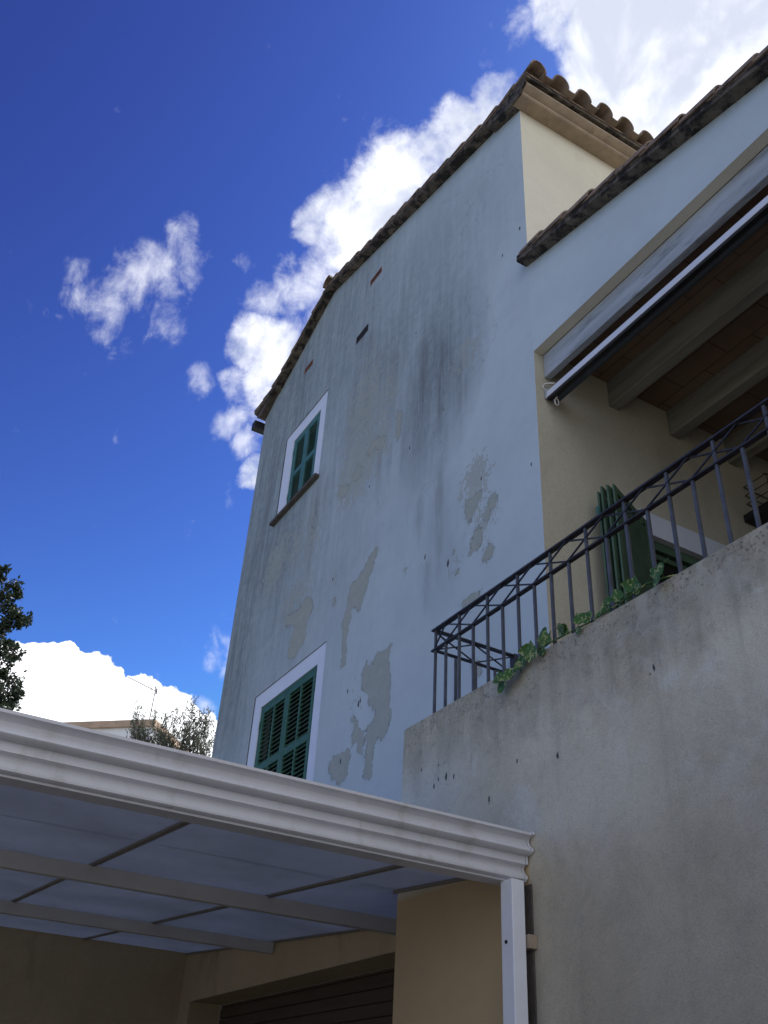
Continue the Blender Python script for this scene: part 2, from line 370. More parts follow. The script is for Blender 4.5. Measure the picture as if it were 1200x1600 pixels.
# balcony wall: weathered grey render; cream paint below the carport line left of the pipe
def parapet_material():
    m = bpy.data.materials.new('weathered_render'); m.use_nodes = True
    T = NT(m.node_tree); bs = T.n['Principled BSDF']
    v = T.node('ShaderNodeTexCoord').outputs['Object']
    sep = T.node('ShaderNodeSeparateXYZ', None, Vector=v); X, Z = sep.outputs[0], sep.outputs[2]
    n1 = T.noise(v, .9, 6, .6); n2 = T.noise(v, 4, 8, .65, .2); n3 = T.noise(v, 60, 3, .6)
    grey = T.mix(T.ramp(n1, .32, .68), (.62, .555, .40, 1), (.78, .715, .54, 1))
    nm = T.noise(v, 2.3, 9, .7, .4); grey = T.mix(T.ramp(nm, .42, .66, 0, .6), grey, (.50, .44, .32, 1))
    grey = T.mix(T.ramp(T.noise(v, 1.7, 6, .65, .6), .52, .66, 0, .6), grey, (.78, .755, .65, 1))
    # whiter area in the lower left of the face
    wx = T.ramp(X, -4.2, -5.2); wz = T.ramp(Z, 3.95, 3.5)
    grey = T.mix(T.math('MULTIPLY', T.math('MULTIPLY', wx, wz), .65), grey, (.64, .68, .62, 1))
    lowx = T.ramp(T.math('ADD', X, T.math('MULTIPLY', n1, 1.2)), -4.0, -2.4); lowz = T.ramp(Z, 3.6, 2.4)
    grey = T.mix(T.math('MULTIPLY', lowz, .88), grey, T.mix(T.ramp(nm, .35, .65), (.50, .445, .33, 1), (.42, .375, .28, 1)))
    # black algae hanging from the coping, ragged lower edge, vertical drips
    dr = T.noise(T.vscale(v, (9, 9, .8)), 1.1, 7, .65, .2)
    depth = T.math('ADD', T.math('MULTIPLY', dr, .75), T.math('MULTIPLY', T.noise(v, 1.1, 3), .5))
    edge = T.math('ADD', T.math('SUBTRACT', Z, 4.07), depth)
    al = T.ramp(edge, .05, .62, 0, 1)
    al = T.math('MULTIPLY', al, T.ramp(n2, .28, .62, .35, 1))
    col = T.mix(T.math('MULTIPLY', al, .58), grey, (.185, .17, .125, 1))
    drip = T.ramp(T.noise(T.vscale(v, (3.2, 3.2, .22)), 1.2, 6, .6, .3), .56, .70)
    col = T.mix(T.math('MULTIPLY', drip, .20), col, (.19, .175, .145, 1))
    gr = T.noise(v, 170, 3, .7); col = T.mix(1.0, col, T.mix(T.ramp(gr, .3, .7), (.86, .86, .86, 1), (1.1, 1.1, 1.1, 1)), 'MULTIPLY')
    mott = T.noise(v, 13, 8, .75, .2); col = T.mix(T.math('MULTIPLY', T.ramp(mott, .52, .66), T.ramp(Z, 3.3, 4.0, .08, .6)), col, (.22, .20, .15, 1))
    spk = T.math('MULTIPLY', T.ramp(n3, .57, .66), T.ramp(Z, 3.80, 4.05, .10, .75))
    col = T.mix(spk, col, (.10, .10, .085, 1))
    lich = T.math('MULTIPLY', T.ramp(n2, .54, .62), T.ramp(Z, 3.7, 4.06))
    col = T.mix(T.math('MULTIPLY', lich, .6), col, (.58, .55, .44, 1))
    vor = T.node('ShaderNodeTexVoronoi', None, Vector=T.vscale(v, (1, 1, .55)), Scale=2.6)
    pk = T.ramp(T.math('ADD', vor.outputs['Distance'], T.math('MULTIPLY', T.noise(v, 90, 2), .03)), .052, .040)
    pk = T.math('MULTIPLY', pk, T.ramp(T.noise(v, 1.7, 2), .50, .55))
    col = T.mix(pk, col, (.06, .06, .06, 1))
    ch = chips(T, v, [(-4.861,3.582,.022),(-4.95,3.585,.012),(-4.774,3.559,.016),(-5.002,3.557,.015),(-4.404,3.32,.016),(-3.774,3.408,.014),(-3.012,3.631,.013),(-3.042,3.608,.008),(-4.127,3.476,.01),(-5.164,3.706,.012),(-4.953,3.683,.008),(-2.1,2.9,.012)], .5)
    col = T.mix(ch, col, (.09, .088, .08, 1))
    cream = T.mix(T.ramp(n1, .3, .7), (.46, .345, .195, 1), (.51, .385, .225, 1))
    isc = T.math('MULTIPLY', T.ramp(X, -4.04, -4.07), T.ramp(Z, 2.95, 2.90))
    col = T.mix(isc, col, cream)
    T.set(bs.inputs['Base Color'], col); bs.inputs['Roughness'].default_value = .9; bs.inputs['Specular IOR Level'].default_value = .2
    h = T.math('ADD', T.math('MULTIPLY', T.noise(v, 110, 4, .65), .5), T.math('MULTIPLY', n2, 1.2))
    b = T.node('ShaderNodeBump', None, Strength=.5, Distance=.012, Height=h)
    T.l.new(b.outputs[0], bs.inputs['Normal'])
    return m
M['parapet'] = parapet_material()

def sheet_material():
    m = bpy.data.materials.new('multiwall_polycarbonate'); m.use_nodes = True
    T = NT(m.node_tree); bs = T.n['Principled BSDF']; out = T.n['Material Output']
    v = T.node('ShaderNodeTexCoord').outputs['Object']
    sep = T.node('ShaderNodeSeparateXYZ', None, Vector=v)
    rib = T.math('PINGPONG', sep.outputs[1], .011); rib = T.ramp(rib, .002, .0)
    n = T.noise(v, 1.3, 6, .6); n2 = T.noise(v, 14, 4, .6)
    base = T.mix(T.ramp(n, .35, .7), (.70, .71, .72, 1), (.60, .61, .62, 1))
    base = T.mix(T.math('MULTIPLY', rib, .25), base, (.30, .32, .35, 1))
    base = T.mix(T.ramp(n2, .62, .74, 0, .25), base, (.2, .19, .17, 1))  # spots of leaf litter and its shadow, put into the colour
    n3 = T.noise(T.vscale(v, (.4, 3, 1)), 3, 7, .65); base = T.mix(T.ramp(n3, .5, .75, 0, .2), base, (.38, .38, .37, 1))
    T.set(bs.inputs['Base Color'], base); bs.inputs['Roughness'].default_value = .25
    tr = T.node('ShaderNodeBsdfTranslucent', None, Color=T.mix(1.0, base, (.92, .93, .94, 1), 'MULTIPLY'))
    ad = T.node('ShaderNodeMixShader'); ad.inputs[0].default_value = .62
    T.l.new(bs.outputs[0], ad.inputs[1]); T.l.new(tr.outputs[0], ad.inputs[2]); T.l.new(ad.outputs[0], out.inputs[0])
    return m
M['sheet'] = sheet_material()

def ceiling_material():
    m = bpy.data.materials.new('clay_ceiling_planks'); m.use_nodes = True
    T = NT(m.node_tree); bs = T.n['Principled BSDF']
    v = T.node('ShaderNodeTexCoord').outputs['Object']
    br = T.n.new('ShaderNodeTexBrick'); T.l.new(v, br.inputs['Vector'])
    br.inputs['Scale'].default_value = 1; br.inputs['Brick Width'].default_value = .55; br.inputs['Row Height'].default_value = .25
    br.inputs['Mortar Size'].default_value = .006; br.offset = .5
    br.inputs['Color1'].default_value = (.27, .195, .13, 1); br.inputs['Color2'].default_value = (.24, .17, .115, 1)
    br.inputs['Mortar'].default_value = (.12, .08, .055, 1)
    n = T.noise(v, 5, 5); col = T.mix(T.ramp(n, .3, .8, 0, .4), br.outputs[0], (.16, .08, .045, 1))
    T.set(bs.inputs['Base Color'], col); bs.inputs['Roughness'].default_value = .85
    return m
M['ceiling'] = ceiling_material()

def ground_material():
    m = bpy.data.materials.new('dry_ground'); m.use_nodes = True
    T = NT(m.node_tree); bs = T.n['Principled BSDF']
    v = T.node('ShaderNodeTexCoord').outputs['Object']
    n = T.noise(v, .25, 6, .6); n2 = T.noise(v, 8, 6, .6)
    col = T.mix(T.ramp(n, .4, .6), (.30, .27, .22, 1), (.24, .235, .18, 1))
    col = T.mix(T.ramp(n2, .4, .7, 0, .4), col, (.22, .21, .18, 1))
    T.set(bs.inputs['Base Color'], col); bs.inputs['Roughness'].default_value = .95
    return m

# ------------------------------------------------------------------ ground
g = MB(); g.face([(-1500, -1500, 0), (1500, -1500, 0), (1500, 1500, 0), (-1500, 1500, 0)])
tag(g.build('ground', ground_material()), kind='structure')
dv = mat('concrete_paving', (.22, .205, .18), .9, .1, 2, .3, 40)
g = MB(); g.face([(-11.5, -7, .004), (9, -7, .004), (9, 3.18, .004), (-11.5, 3.18, .004)])
tag(g.build('driveway', dv), kind='structure')

# ------------------------------------------------------------------ the house
XL, XR, YW = -11.88, -4.757, 4.0        # left edge, right corner and plane of the gable wall
RX, RZ = -9.52, 12.84                   # ridge on the wall
def gz(x):                              # underside of the roof at the wall
    if x < -11.35: return RZ - 1.83*.410 + (x+11.35)*.08        # the eave courses kick up over the cornice
    if x < RX: return RZ - (RX-x)*.410
    if x < -5.30: return RZ - (x-RX)*.283
    return RZ - 4.22*.283 - (x+5.30)*.085
def lz(x): return 8.817 - .248*(x+4.806)    # underside of the lower roof
house = empty('house', ((XL+XR)/2, 7.5, 0), 'tall white gabled house with peeling limewashed wall, green louvred shutters and covered porch', 'house')

def grid_wall(name, xs, zs, ztop, holes, y, material, parent, attrs=None):
    """vertical wall in plane y with real openings; top follows ztop(x)"""
    ZB = zs[-1]
    b = bmesh.new(); V = {}
    def vert(i, k):
        if (i, k) not in V:
            x, z = xs[i], zs[k]
            if k >= K0:
                t = (k-K0)/(len(zs)-1-K0); z = zs[K0] + (ztop(x)-zs[K0])*t
            V[(i, k)] = b.verts.new((x, y, z))
        return V[(i, k)]
    K0 = max(k for k, z in enumerate(zs) if z <= TOPREG[0]+1e-6)
    for i in range(len(xs)-1):
        cx = (xs[i]+xs[i+1])/2
        for k in range(len(zs)-1):
            cz = (zs[k]+zs[k+1])/2
            if k < K0 and any(h[0] < cx < h[1] and h[2] < cz < h[3] for h in holes): continue
            b.faces.new((vert(i, k), vert(i+1, k), vert(i+1, k+1), vert(i, k+1)))
    me = bpy.data.meshes.new(name); b.to_mesh(me); b.free(); me.materials.append(material)
    o = bpy.data.objects.new(name, me); link(o, parent)
    if attrs:
        n = len(me.vertices); P = np.zeros(n*3); me.vertices.foreach_get('co', P); P = P.reshape(-1, 3)
        for an, fn in attrs.items():
            a = me.attributes.new(an, 'FLOAT', 'POINT'); a.data.foreach_set('value', fn(P[:, 0], P[:, 2]).astype(np.float32))
    return o
def spaced(lo, hi, step, extra):
    v = list(np.arange(lo, hi, step)) + [hi] + list(extra)
    v = sorted(v); out = [v[0]]
    for a in v[1:]:
        if a - out[-1] > 1e-4: out.append(a)
    # drop regular lines that crowd the required ones
    req = set(round(e, 4) for e in extra) | {round(lo, 4), round(hi, 4)}
    res = []
    for a in out:
        if round(a, 4) in req or all(abs(a-e) > step*.3 for e in req): res.append(float(a))
    return res

UW = (-10.72, -9.326, 9.06, 10.640)     # upper window trim outer edge
LW = (-10.545, -8.572, 4.05, 6.290)
GAR = (-11.24, -5.9, 0.0, 2.885)
VENTS = [(-8.235, -7.91, 11.775, 11.885), (-8.52, -8.19, 10.855, 10.985), (-10.345, -10.055, 11.71, 11.82)]
TOPREG = [11.2]

# traced peel outlines, in photograph pixels, carried onto the wall plane
def Z7(l): return [(400+.5122*x, 420+.5122*y) for x, y in l]
def Z6(l): return [(360+x/4, 960+y/4) for x, y in l]
POLY = [Z6([(1020,180),(1000,215),(990,290),(1003,420),(995,520),(1003,620),(985,720),(950,795),(930,770),(890,840),(885,1000),(860,1045),(828,1030),(840,900),(850,760),(830,740),(835,850),(815,880),(790,850),(795,790),(770,810),(752,770),(770,710),(750,660),(775,630),(800,700),(840,735),(895,670),(905,620),(895,580),(865,575),(860,510),(825,470),(815,390),(850,290),(870,320),(890,310),(905,250),(975,220),(990,190)]),
 Z6([(745,835),(750,900),(725,960),(730,1000),(700,1065),(665,1065),(625,1010),(610,950),(640,880),(700,860)]),
 Z7([(372,850),(360,900),(335,985),(315,1045),(295,1030),(285,1090),(275,1140),(275,1210),(258,1215),(265,1130),(262,1080),(280,1020),(285,970),(320,930),(340,890),(360,855)]),
 Z7([(165,1000),(175,1030),(155,1080),(150,1130),(115,1190),(95,1190),(105,1130),(120,1090),(85,1090),(90,1060),(130,1040),(150,1005)]),
 Z7([(395,510),(400,540),(372,556),(362,548),(350,572),(338,566),(345,545),(360,520)]), Z7([(330,600),(322,630),(300,655),(292,640),(310,600)]), Z7([(285,660),(276,690),(258,702),(248,690),(256,662)]),
 Z7([(430,430),(445,440),(440,500),(430,530),(425,500)]),
 Z7([(715,685),(738,690),(735,730),(715,740),(708,715)]), Z7([(695,740),(718,745),(712,770),(693,768)]),
 Z7([(670,785),(692,790),(690,820),(685,850),(650,875),(655,830)]), Z7([(715,825),(730,860),(715,885),(690,895),(700,850)]),
 Z7([(640,710),(665,690),(690,670),(685,700),(665,750),(650,780),(635,750)]),
 Z7([(620,1020),(690,975),(682,1010),(640,1040)]), Z7([(660,1190),(690,1190),(690,1240),(665,1245)]), Z7([(595,858),(607,856),(605,870),(594,868)]),
 Z7([(605,922),(618,918),(616,932),(606,934)]), Z7([(448,915),(462,912),(455,925)]), Z7([(235,1000),(243,998),(240,1030),(234,1032)])]
def sdf(poly, X, Z):
    p = np.array([wallpt(*q) for q in poly]); q = np.roll(p, -1, 0)
    best = np.full(X.shape, 1e9); inside = np.zeros(X.shape, bool)
    for (ax, az), (bx, bz) in zip(p, q):
        ex, ez = bx-ax, bz-az; t = np.clip(((X-ax)*ex+(Z-az)*ez)/(ex*ex+ez*ez+1e-12), 0, 1)
        best = np.minimum(best, np.hypot(X-ax-t*ex, Z-az-t*ez))
        c = ((az > Z) != (bz > Z)) & (X < (bx-ax)*(Z-az)/(bz-az+1e-12)+ax); inside ^= c
    return np.where(inside, -best, best)
def f_peel(X, Z):
    d = np.full(X.shape, 1.0)
    for p in POLY: d = np.minimum(d, sdf(p, X, Z))
    return np.clip(d, -1, 1)
def ell(X, Z, px, py, rx, rz, pw=1.0):      # soft ellipse, radii in metres
    cx, cz = wallpt(px, py); r = np.sqrt(((X-cx)/rx)**2+((Z-cz)/rz)**2)
    return np.clip(1-r, 0, 1)**pw
def f_mottle(X, Z):
    v = np.zeros(X.shape)
    for zx, zy, rx, rz, k in [(330,430,1.0,1.7,1.05),(310,600,.9,1.0,1.2),(380,530,.5,.8,1.0),(290,660,.6,.6,1.1),(400,380,.8,1.2,.9),(670,640,.42,.5,1.1),(690,760,.45,.7,.8),(120,1000,1.0,.7,.9),(170,800,.6,1.2,.9),(640,270,.7,.8,.8),(300,1300,.7,.6,.6),(60,900,.9,.9,1.1),
                          (480,1400,.3,.4,.5),(120,850,.7,.8,.9),(240,950,.5,.5,.7),(600,900,.5,.5,.6),(560,480,.5,.8,.5),(520,900,.3,.5,.6)]:
        px, py = 400+.5122*zx, 420+.5122*zy
        v = np.maximum(v, k*ell(X, Z, px, py, rx, rz, .7))
    return v
def f_streak(X, Z):
    v = np.zeros(X.shape)
    for zx0, zy0, zx1, zy1, w, k in [(530,300,531,430,.05,.6),(590,250,588,400,.05,.6),(455,450,450,640,.07,.5),(300,330,296,500,.10,.45),(240,560,235,700,.06,.5),(215,640,205,760,.06,.6),(640,330,640,400,.04,.4),(340,380,335,520,.06,.45),(420,250,415,430,.09,.4),(505,230,508,520,.10,.75),(565,230,562,470,.06,.9),(620,290,620,420,.06,.6),(490,330,492,600,.16,.5),(188,650,168,880,.10,.8),(378,560,374,640,.06,.6),(500,700,495,800,.08,.5),
                             (560,600,558,780,.10,.55),(50,560,20,880,.14,.5),(522,900,520,1000,.05,.6),(440,400,440,500,.04,.5),(560,800,555,900,.08,.4),(360,180,330,250,.14,.8),(325,195,330,215,.1,.9),(410,540,405,610,.05,.5)]:
        a = wallpt(400+.5122*zx0, 420+.5122*zy0); b = wallpt(400+.5122*zx1, 420+.5122*zy1)
        zt, zb = a[1], b[1]; xc = (a[0]+b[0])/2
        t = np.clip((zt-Z)/(zt-zb), 0, 1); dz = np.where(Z > zt, Z-zt, np.where(Z < zb, (zb-Z)*.35, 0))
        d = np.hypot((X-xc), dz)
        v = np.maximum(v, k*np.exp(-(d/w)**2)*(.6+.4*np.sin(t*3.1)))
    return v
def f_grime_falloff(X, Z):  # wall grime, plus light falloff across the wall painted in as darkening
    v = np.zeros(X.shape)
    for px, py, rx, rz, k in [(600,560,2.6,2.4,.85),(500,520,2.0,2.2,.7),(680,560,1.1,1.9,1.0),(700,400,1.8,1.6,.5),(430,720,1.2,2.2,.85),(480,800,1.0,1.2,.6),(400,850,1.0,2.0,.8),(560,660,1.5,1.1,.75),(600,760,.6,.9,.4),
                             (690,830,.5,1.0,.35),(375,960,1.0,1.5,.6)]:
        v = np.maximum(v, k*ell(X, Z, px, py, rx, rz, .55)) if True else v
    # greyer above and left of a diagonal line
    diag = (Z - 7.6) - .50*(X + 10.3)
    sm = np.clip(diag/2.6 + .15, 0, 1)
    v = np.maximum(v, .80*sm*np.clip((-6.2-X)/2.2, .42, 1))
    v = np.maximum(v, .95*np.clip((-9.6-X)/1.6, 0, 1)*np.clip((Z-4.2)/2, 0, 1))  # from here darker leftwards and upwards, imitating the light's falloff along the wall
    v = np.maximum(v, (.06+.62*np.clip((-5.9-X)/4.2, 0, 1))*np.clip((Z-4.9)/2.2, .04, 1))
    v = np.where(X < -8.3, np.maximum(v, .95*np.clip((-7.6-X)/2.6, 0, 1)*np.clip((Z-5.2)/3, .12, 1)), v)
    v = np.maximum(v, .6*np.clip(1-(np.array([gz(x) for x in X])-Z)/.35, 0, 1))  # darker just below the roof edge
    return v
holes = [UW, LW, GAR]
xs = spaced(XL, XR, .05, [UW[0], UW[1], LW[0], LW[1], GAR[0], GAR[1]])
zs = spaced(0, 12.84, .05, [UW[2], UW[3], LW[2], LW[3], GAR[3], 11.2])
gw = grid_wall('gable_wall', xs, zs, gz, holes, YW, M['wall'], house, dict(peel=f_peel, mottle=f_mottle, streak=f_streak, grime_falloff=f_grime_falloff))
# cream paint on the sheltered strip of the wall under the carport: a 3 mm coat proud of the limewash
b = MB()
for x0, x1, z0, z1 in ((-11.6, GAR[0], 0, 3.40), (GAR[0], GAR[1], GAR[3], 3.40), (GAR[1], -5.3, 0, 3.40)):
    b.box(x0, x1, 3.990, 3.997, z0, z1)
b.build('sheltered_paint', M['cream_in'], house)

# porch wall (same plane, right of the corner), opening reaching below the balcony wall
TOPREG[0] = 7.9
OP = (-4.747, 4.0, 3.9, 7.642)
xs = spaced(XR, 4.4, .1, [OP[0], OP[1]]); zs = spaced(3.0, 8.9, .1, [OP[2], OP[3], 7.9])
zero = lambda X, Z: X*0
grid_wall('porch_wall', xs, zs, lz, [OP], YW, M['wall'], house,
          dict(peel=lambda X, Z: X*0+1, mottle=zero, streak=zero, grime_falloff=lambda X, Z: .5*np.clip(1-(lz(X)-Z)/.12, 0, 1)))  # darker just below the lower roof edge
b = MB(); b.box(XR, 4.4, 4.0012, 4.10, 7.642, 7.90)            # lintel behind the face, gives the 10 cm soffit
b.build('porch_lintel', M['cream'], house)
# side walls and back of the tall block
b = MB()
b.face([(XR, 4.0, 7.65), (XR, 8.3, 7.65), (XR, 8.3, gz(XR)), (XR, 4.0, gz(XR))]); b.face([(XR, 8.3, 0), (XR, 13, 0), (XR, 13, gz(XR)), (XR, 8.3, gz(XR))])
b.build('side_wall', M['cream'], house)
b = MB()
b.face([(XL, 4.0, 0), (XL, 13, 0), (XL, 13, gz(XL)), (XL, 4.0, gz(XL))])
b.face([(XL, 13, 0), (XR, 13, 0), (XR, 13, gz(XR)), (RX, 13, RZ), (XL, 13, gz(XL))])
b.build('rear_wall', M['houseWhite'], house)
# inside of the porch: left wall (10 mm in front of the side wall), back wall, floor, ceiling, right wall
b = MB()
DY0, DY1, DZ = 5.20, 6.75, 6.10          # balcony door opening in the left wall
b.face([(OP[0], 4.0, 3.9), (OP[0], DY0, 3.9), (OP[0], DY0, 7.75), (OP[0], 4.0, 7.75)])
b.face([(OP[0], DY0, DZ), (OP[0], DY1, DZ), (OP[0], DY1, 7.75), (OP[0], DY0, 7.75)])
b.face([(OP[0], DY1, 3.9), (OP[0], 8.2, 3.9), (OP[0], 8.2, 7.75), (OP[0], DY1, 7.75)])
b.face([(OP[0], 8.2, 3.9), (4, 8.2, 3.9), (4, 8.2, 7.75), (OP[0], 8.2, 7.75)])
b.face([(4, 8.2, 3.9), (4, 4, 3.9), (4, 4, 7.75), (4, 8.2, 7.75)])
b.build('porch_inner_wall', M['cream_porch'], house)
b = MB(); b.box(OP[0], 4.4, 4.1, 8.2, 7.70, 7.76); b.build('porch_ceiling', M['ceiling'], house)
b = MB(); b.box(OP[0], 4.4, 3.35, 8.2, 3.85, 3.95); b.build('porch_floor', M['clay'], house)
for y in (4.86, 5.62, 6.40, 7.2):
    b = MB(); b.box(OP[0]-.0, 4.0, y, y+.12, 7.40, 7.70); b.build('porch_beam', M['wood'], house, bevel=.008)
b = MB(); b.box(OP[0]+.002, 4.0, 4.103, 4.168, 7.37, 7.641); b.build('porch_beam', M['beam'], house, bevel=.006)['label'] = 'pale blue-grey front beam just inside the opening'

# --- windows
def leaf(x0, x1, z0, z1, y, cols, rows, material, parent, thick=.04, stile=.065, mid=None, pitch=.052, tilt=48):
    """one louvred shutter leaf facing -Y: frame mesh plus slats mesh"""
    f = MB(); s = MB(); y1 = y+thick
    f.box(x0, x0+stile, y, y1, z0, z1); f.box(x1-stile, x1, y, y1, z0, z1)
    zr = [z0, *(mid or []), z1]
    # rails
    f.box(x0+stile, x1-stile, y+.001, y1-.001, z0, z0+.09); f.box(x0+stile, x1-stile, y+.001, y1-.001, z1-.07, z1)
    for zz in (mid or []): f.box(x0+stile, x1-stile, y+.001, y1-.001, zz-.045, zz+.045)
    w = (x1-x0-2*stile); cw = .035
    for c in range(1, cols):
        xc = x0+stile+w*c/cols; f.box(xc-cw/2, xc+cw/2, y+.002, y1-.002, z0+.09, z1-.07)
    bounds = [z0+.09] + [q for zz in (mid or []) for q in (zz-.045, zz+.045)] + [z1-.07]
    for k in range(0, len(bounds), 2):
        a, bb = bounds[k], bounds[k+1]; n = int((bb-a)/pitch)
        for c in range(cols):
            xa = x0+stile+w*c/cols+(cw/2 if c else 0); xb = x0+stile+w*(c+1)/cols-(cw/2 if c < cols-1 else 0)
            for i in range(n):
                zc = a+(i+.5)*(bb-a)/n
                Mx = Matrix.Translation((0, y+thick/2, zc)) @ Matrix.Rotation(math.radians(tilt), 4, 'X')
                s.box(xa, xb, -.024, .024, -.004, .004, Mx)
    fo = f.build('shutter', material, parent, bevel=.004); s.build('louvre_slats', material, fo)
    return fo
def window(kind, T4, gx0, gx1, gz0, gz1, material, cols, rows, mids, label, sill):
    w = bpy.data.objects.new('window', None); w.location = ((T4[0]+T4[1])/2, YW, T4[2]); link(w, house); w['label'] = label
    yt = YW+.010
    t = MB()      # painted surround set 10 mm back, returns at its outer edge
    x0, x1, z0, z1 = T4
    t.box(x0, gx0, yt, yt+.18, z0, z1); t.box(gx1, x1, yt, yt+.18, z0, z1)
    t.box(gx0, gx1, yt+.001, yt+.179, gz1, z1); t.box(gx0, gx1, yt+.001, yt+.179, z0, gz0)
    t.build('window_surround', M['trim'], w)
    r = MB()      # the plaster lip around the surround
    r.box(x0, x1, YW+.001, yt+.1, z1, z1+.004)
    r.build('plaster_lip', M['sill'], w)
    d = MB(); d.box(gx0-.02, gx1+.02, YW+.16, YW+.17, gz0-.02, gz1+.02); d.build('pane', M['dark'], w)
    fr = MB(); e = .035
    for q in ((gx0, gx0+e, gz0, gz1), (gx1-e, gx1, gz0, gz1), (gx0+e, gx1-e, gz1-e, gz1), (gx0+e, gx1-e, gz0, gz0+e)):
        fr.box(q[0], q[1], YW+.022, YW+.09, q[2], q[3])
    fr.build('window_frame', material, w, bevel=.003)
    xm = (gx0+gx1)/2
    leaf(gx0+e+.004, xm-.002, gz0+e+.004, gz1-e-.004, YW+.018, cols, rows, material, w, mid=mids, tilt=63 if sill else 48)
    leaf(xm+.002, gx1-e-.004, gz0+e+.004, gz1-e-.004, YW+.018, cols, rows, material, w, mid=mids, tilt=63 if sill else 48)
    for xx, s_ in ((gx0+e*.5, 1), (gx1-e*.5, -1)):
        for zz in (gz0+.25, gz1-.25):
            h = MB(); h.tube([(xx+s_*.02, YW+.012, zz-.05), (xx+s_*.02, YW+.012, zz+.05)], .009, 8); h.build('hinge', material, w)
    if sill:
        sl = MB(); sl.box(x0-.05, x1+.03, YW-.07, YW+.03, gz0-.07, gz0-.02); sl.build('window_sill', M['sill'], w, bevel=.006)
    return w
window('upper', UW, -10.43, -9.53, 9.10, 10.415, M['teal'], 1, 2, [9.72], 'smaller upper window with faded teal louvred shutters and a stone sill', True)
window('lower', LW, -10.328, -8.77, 4.15, 6.087, M['green'], 2, 2, [5.27], 'wide lower window with dark green louvred shutters, its foot hidden by the gutter', False)

# --- air bricks
for i, (x0, x1, z0, z1) in enumerate(VENTS):
    mt = M['soot'] if i == 1 else M['clay']
    sh = (z1-z0)*.0
    b = MB(); yb = YW-.006
    b.box(x0, x1, yb, YW-.0015, z0, z0+.016); b.box(x0, x1, yb, YW-.0015, z1-.016, z1)
    b.box(x0, x0+.016, yb+.001, YW-.0015, z0+.016, z1-.016); b.box(x1-.016, x1, yb+.001, YW-.0015, z0+.016, z1-.016)
    n = 5
    for k in range(n):
        xa = x0+.016+(x1-x0-.032)*k/n; xb = x0+.016+(x1-x0-.032)*(k+1)/n
        b.bar((xa, yb+.003, z0+.016), (xb, yb+.003, z1-.016), .004, .007, up=Vector((0, 0, 1)))
        b.bar((xa, yb+.003, z1-.016), (xb, yb+.003, z0+.016), .003, .006, up=Vector((0, 0, 1)))
    o = b.build('air_brick', mt, house)
    o['label'] = ['terracotta air brick, highest and furthest right', 'soot-blackened air brick with a dark smear beside it', 'small terracotta air brick near the left slope'][i]
    b = MB(); b.box(x0+.010, x1-.010, YW-.0025, YW-.0012, z0+.010, z1-.010); b.build('vent_void', M['dark'], o)

# --- roofs
def verge_strip(b, x0, x1, zf, y0, y1, t0, t1):
    """slab following zf(x), from y0 to y1, from t0 to t1 above zf"""
    cuts = sorted({x0, x1} | {c for c in (-11.35, -5.30) if min(x0, x1) < c < max(x0, x1) and zf is gz})
    if len(cuts) > 2:
        for p_, q_ in zip(cuts, cuts[1:]): verge_strip(b, p_, q_, zf, y0, y1, t0, t1)
        return
    v = [b.b.verts.new((x, y, zf(x)+t)) for x in (x0, x1) for y in (y0, y1) for t in (t0, t1)]
    for q in ((0,1,3,2),(4,6,7,5),(0,4,5,1),(2,3,7,6),(0,2,6,4),(1,5,7,3)): b.b.faces.new([v[i] for i in q])
def half_tile(b, p, d, L, w0, w1, h=.09, th=.014, n=9, jit=0):
    """one barrel tile: starts at p (lower end), runs L along d, tapering"""
    d = Vector(d).normalized(); s = Vector((0, 1, 0)); u = s.cross(d) if s.cross(d).z > 0 else d.cross(s)
    rings = []
    for L_, w, lift in ((0, w0, .018 if h > 0 else 0), (L, w1, 0.0)):
        for th_ in (0, th):
            ring = []
            for k in range(n+1):
                a = math.pi*k/n
                ring.append(b.b.verts.new(Vector(p)+d*L_+s*math.cos(a)*(w/2-th_)+u*(math.sin(a)*(h*w/w0-(th_ if h > 0 else -th_))+lift)))
            rings.append(ring)
    o0, i0, o1, i1 = rings
    for k in range(n):
        b.b.faces.new((o0[k], o0[k+1], o1[k+1], o1[k])); b.b.faces.new((i0[k+1], i0[k], i1[k], i1[k+1]))
        b.b.faces.new((o0[k+1], o0[k], i0[k], i0[k+1])); b.b.faces.new((o1[k], o1[k+1], i1[k+1], i1[k]))
    for k in (0, n):
        b.b.faces.new((o0[k], o1[k], i1[k], i0[k]))
OV = .13
def roof_plane(prefix, xa, xb, zf, lift, y0, y1, pitch=.285, mt='tile_lit', parent=house, ystart=None):
    """tiles from the eave (xa, low) to the top (xb)"""
    dirx = 1 if xb > xa else -1
    Ltot = abs(xb-xa); expo = .35; n = int(math.ceil(Ltot/expo))
    bb = MB(); bm2 = MB()
    ys = []; y = ystart if ystart is not None else y0+.1
    while y < y1: ys.append(y); y += pitch
    for j, yy in enumerate(ys):
        for i in range(n):
            L = .44 if i < n-1 else max(.1, Ltot-i*expo)
            xx = xa+dirx*i*expo; d = Vector((dirx*.3, 0, zf(xx+dirx*.3)-zf(xx))).normalized()
            p = Vector((xx, yy, zf(xx)+lift))
            p += Vector((0, random.uniform(-.006, .006), random.uniform(-.004, .008)))
            half_tile(bb if j else bm2, p, d, L, .225, .185, h=.135, n=10)
            # the channel tile between this row of covers and the next, trough side up
            if i < 3 or i == n-1: half_tile(bb if j else bm2, p+Vector((dirx*.01, pitch/2, .035)), d, L, .15, .17, h=-.045, n=7)
    o = bb.build(prefix+'roof_tiles', M[mt], parent, autosm=40)
    v = bm2.build(prefix+'verge_tiles', M['tile'], parent, autosm=40)
    return o, v
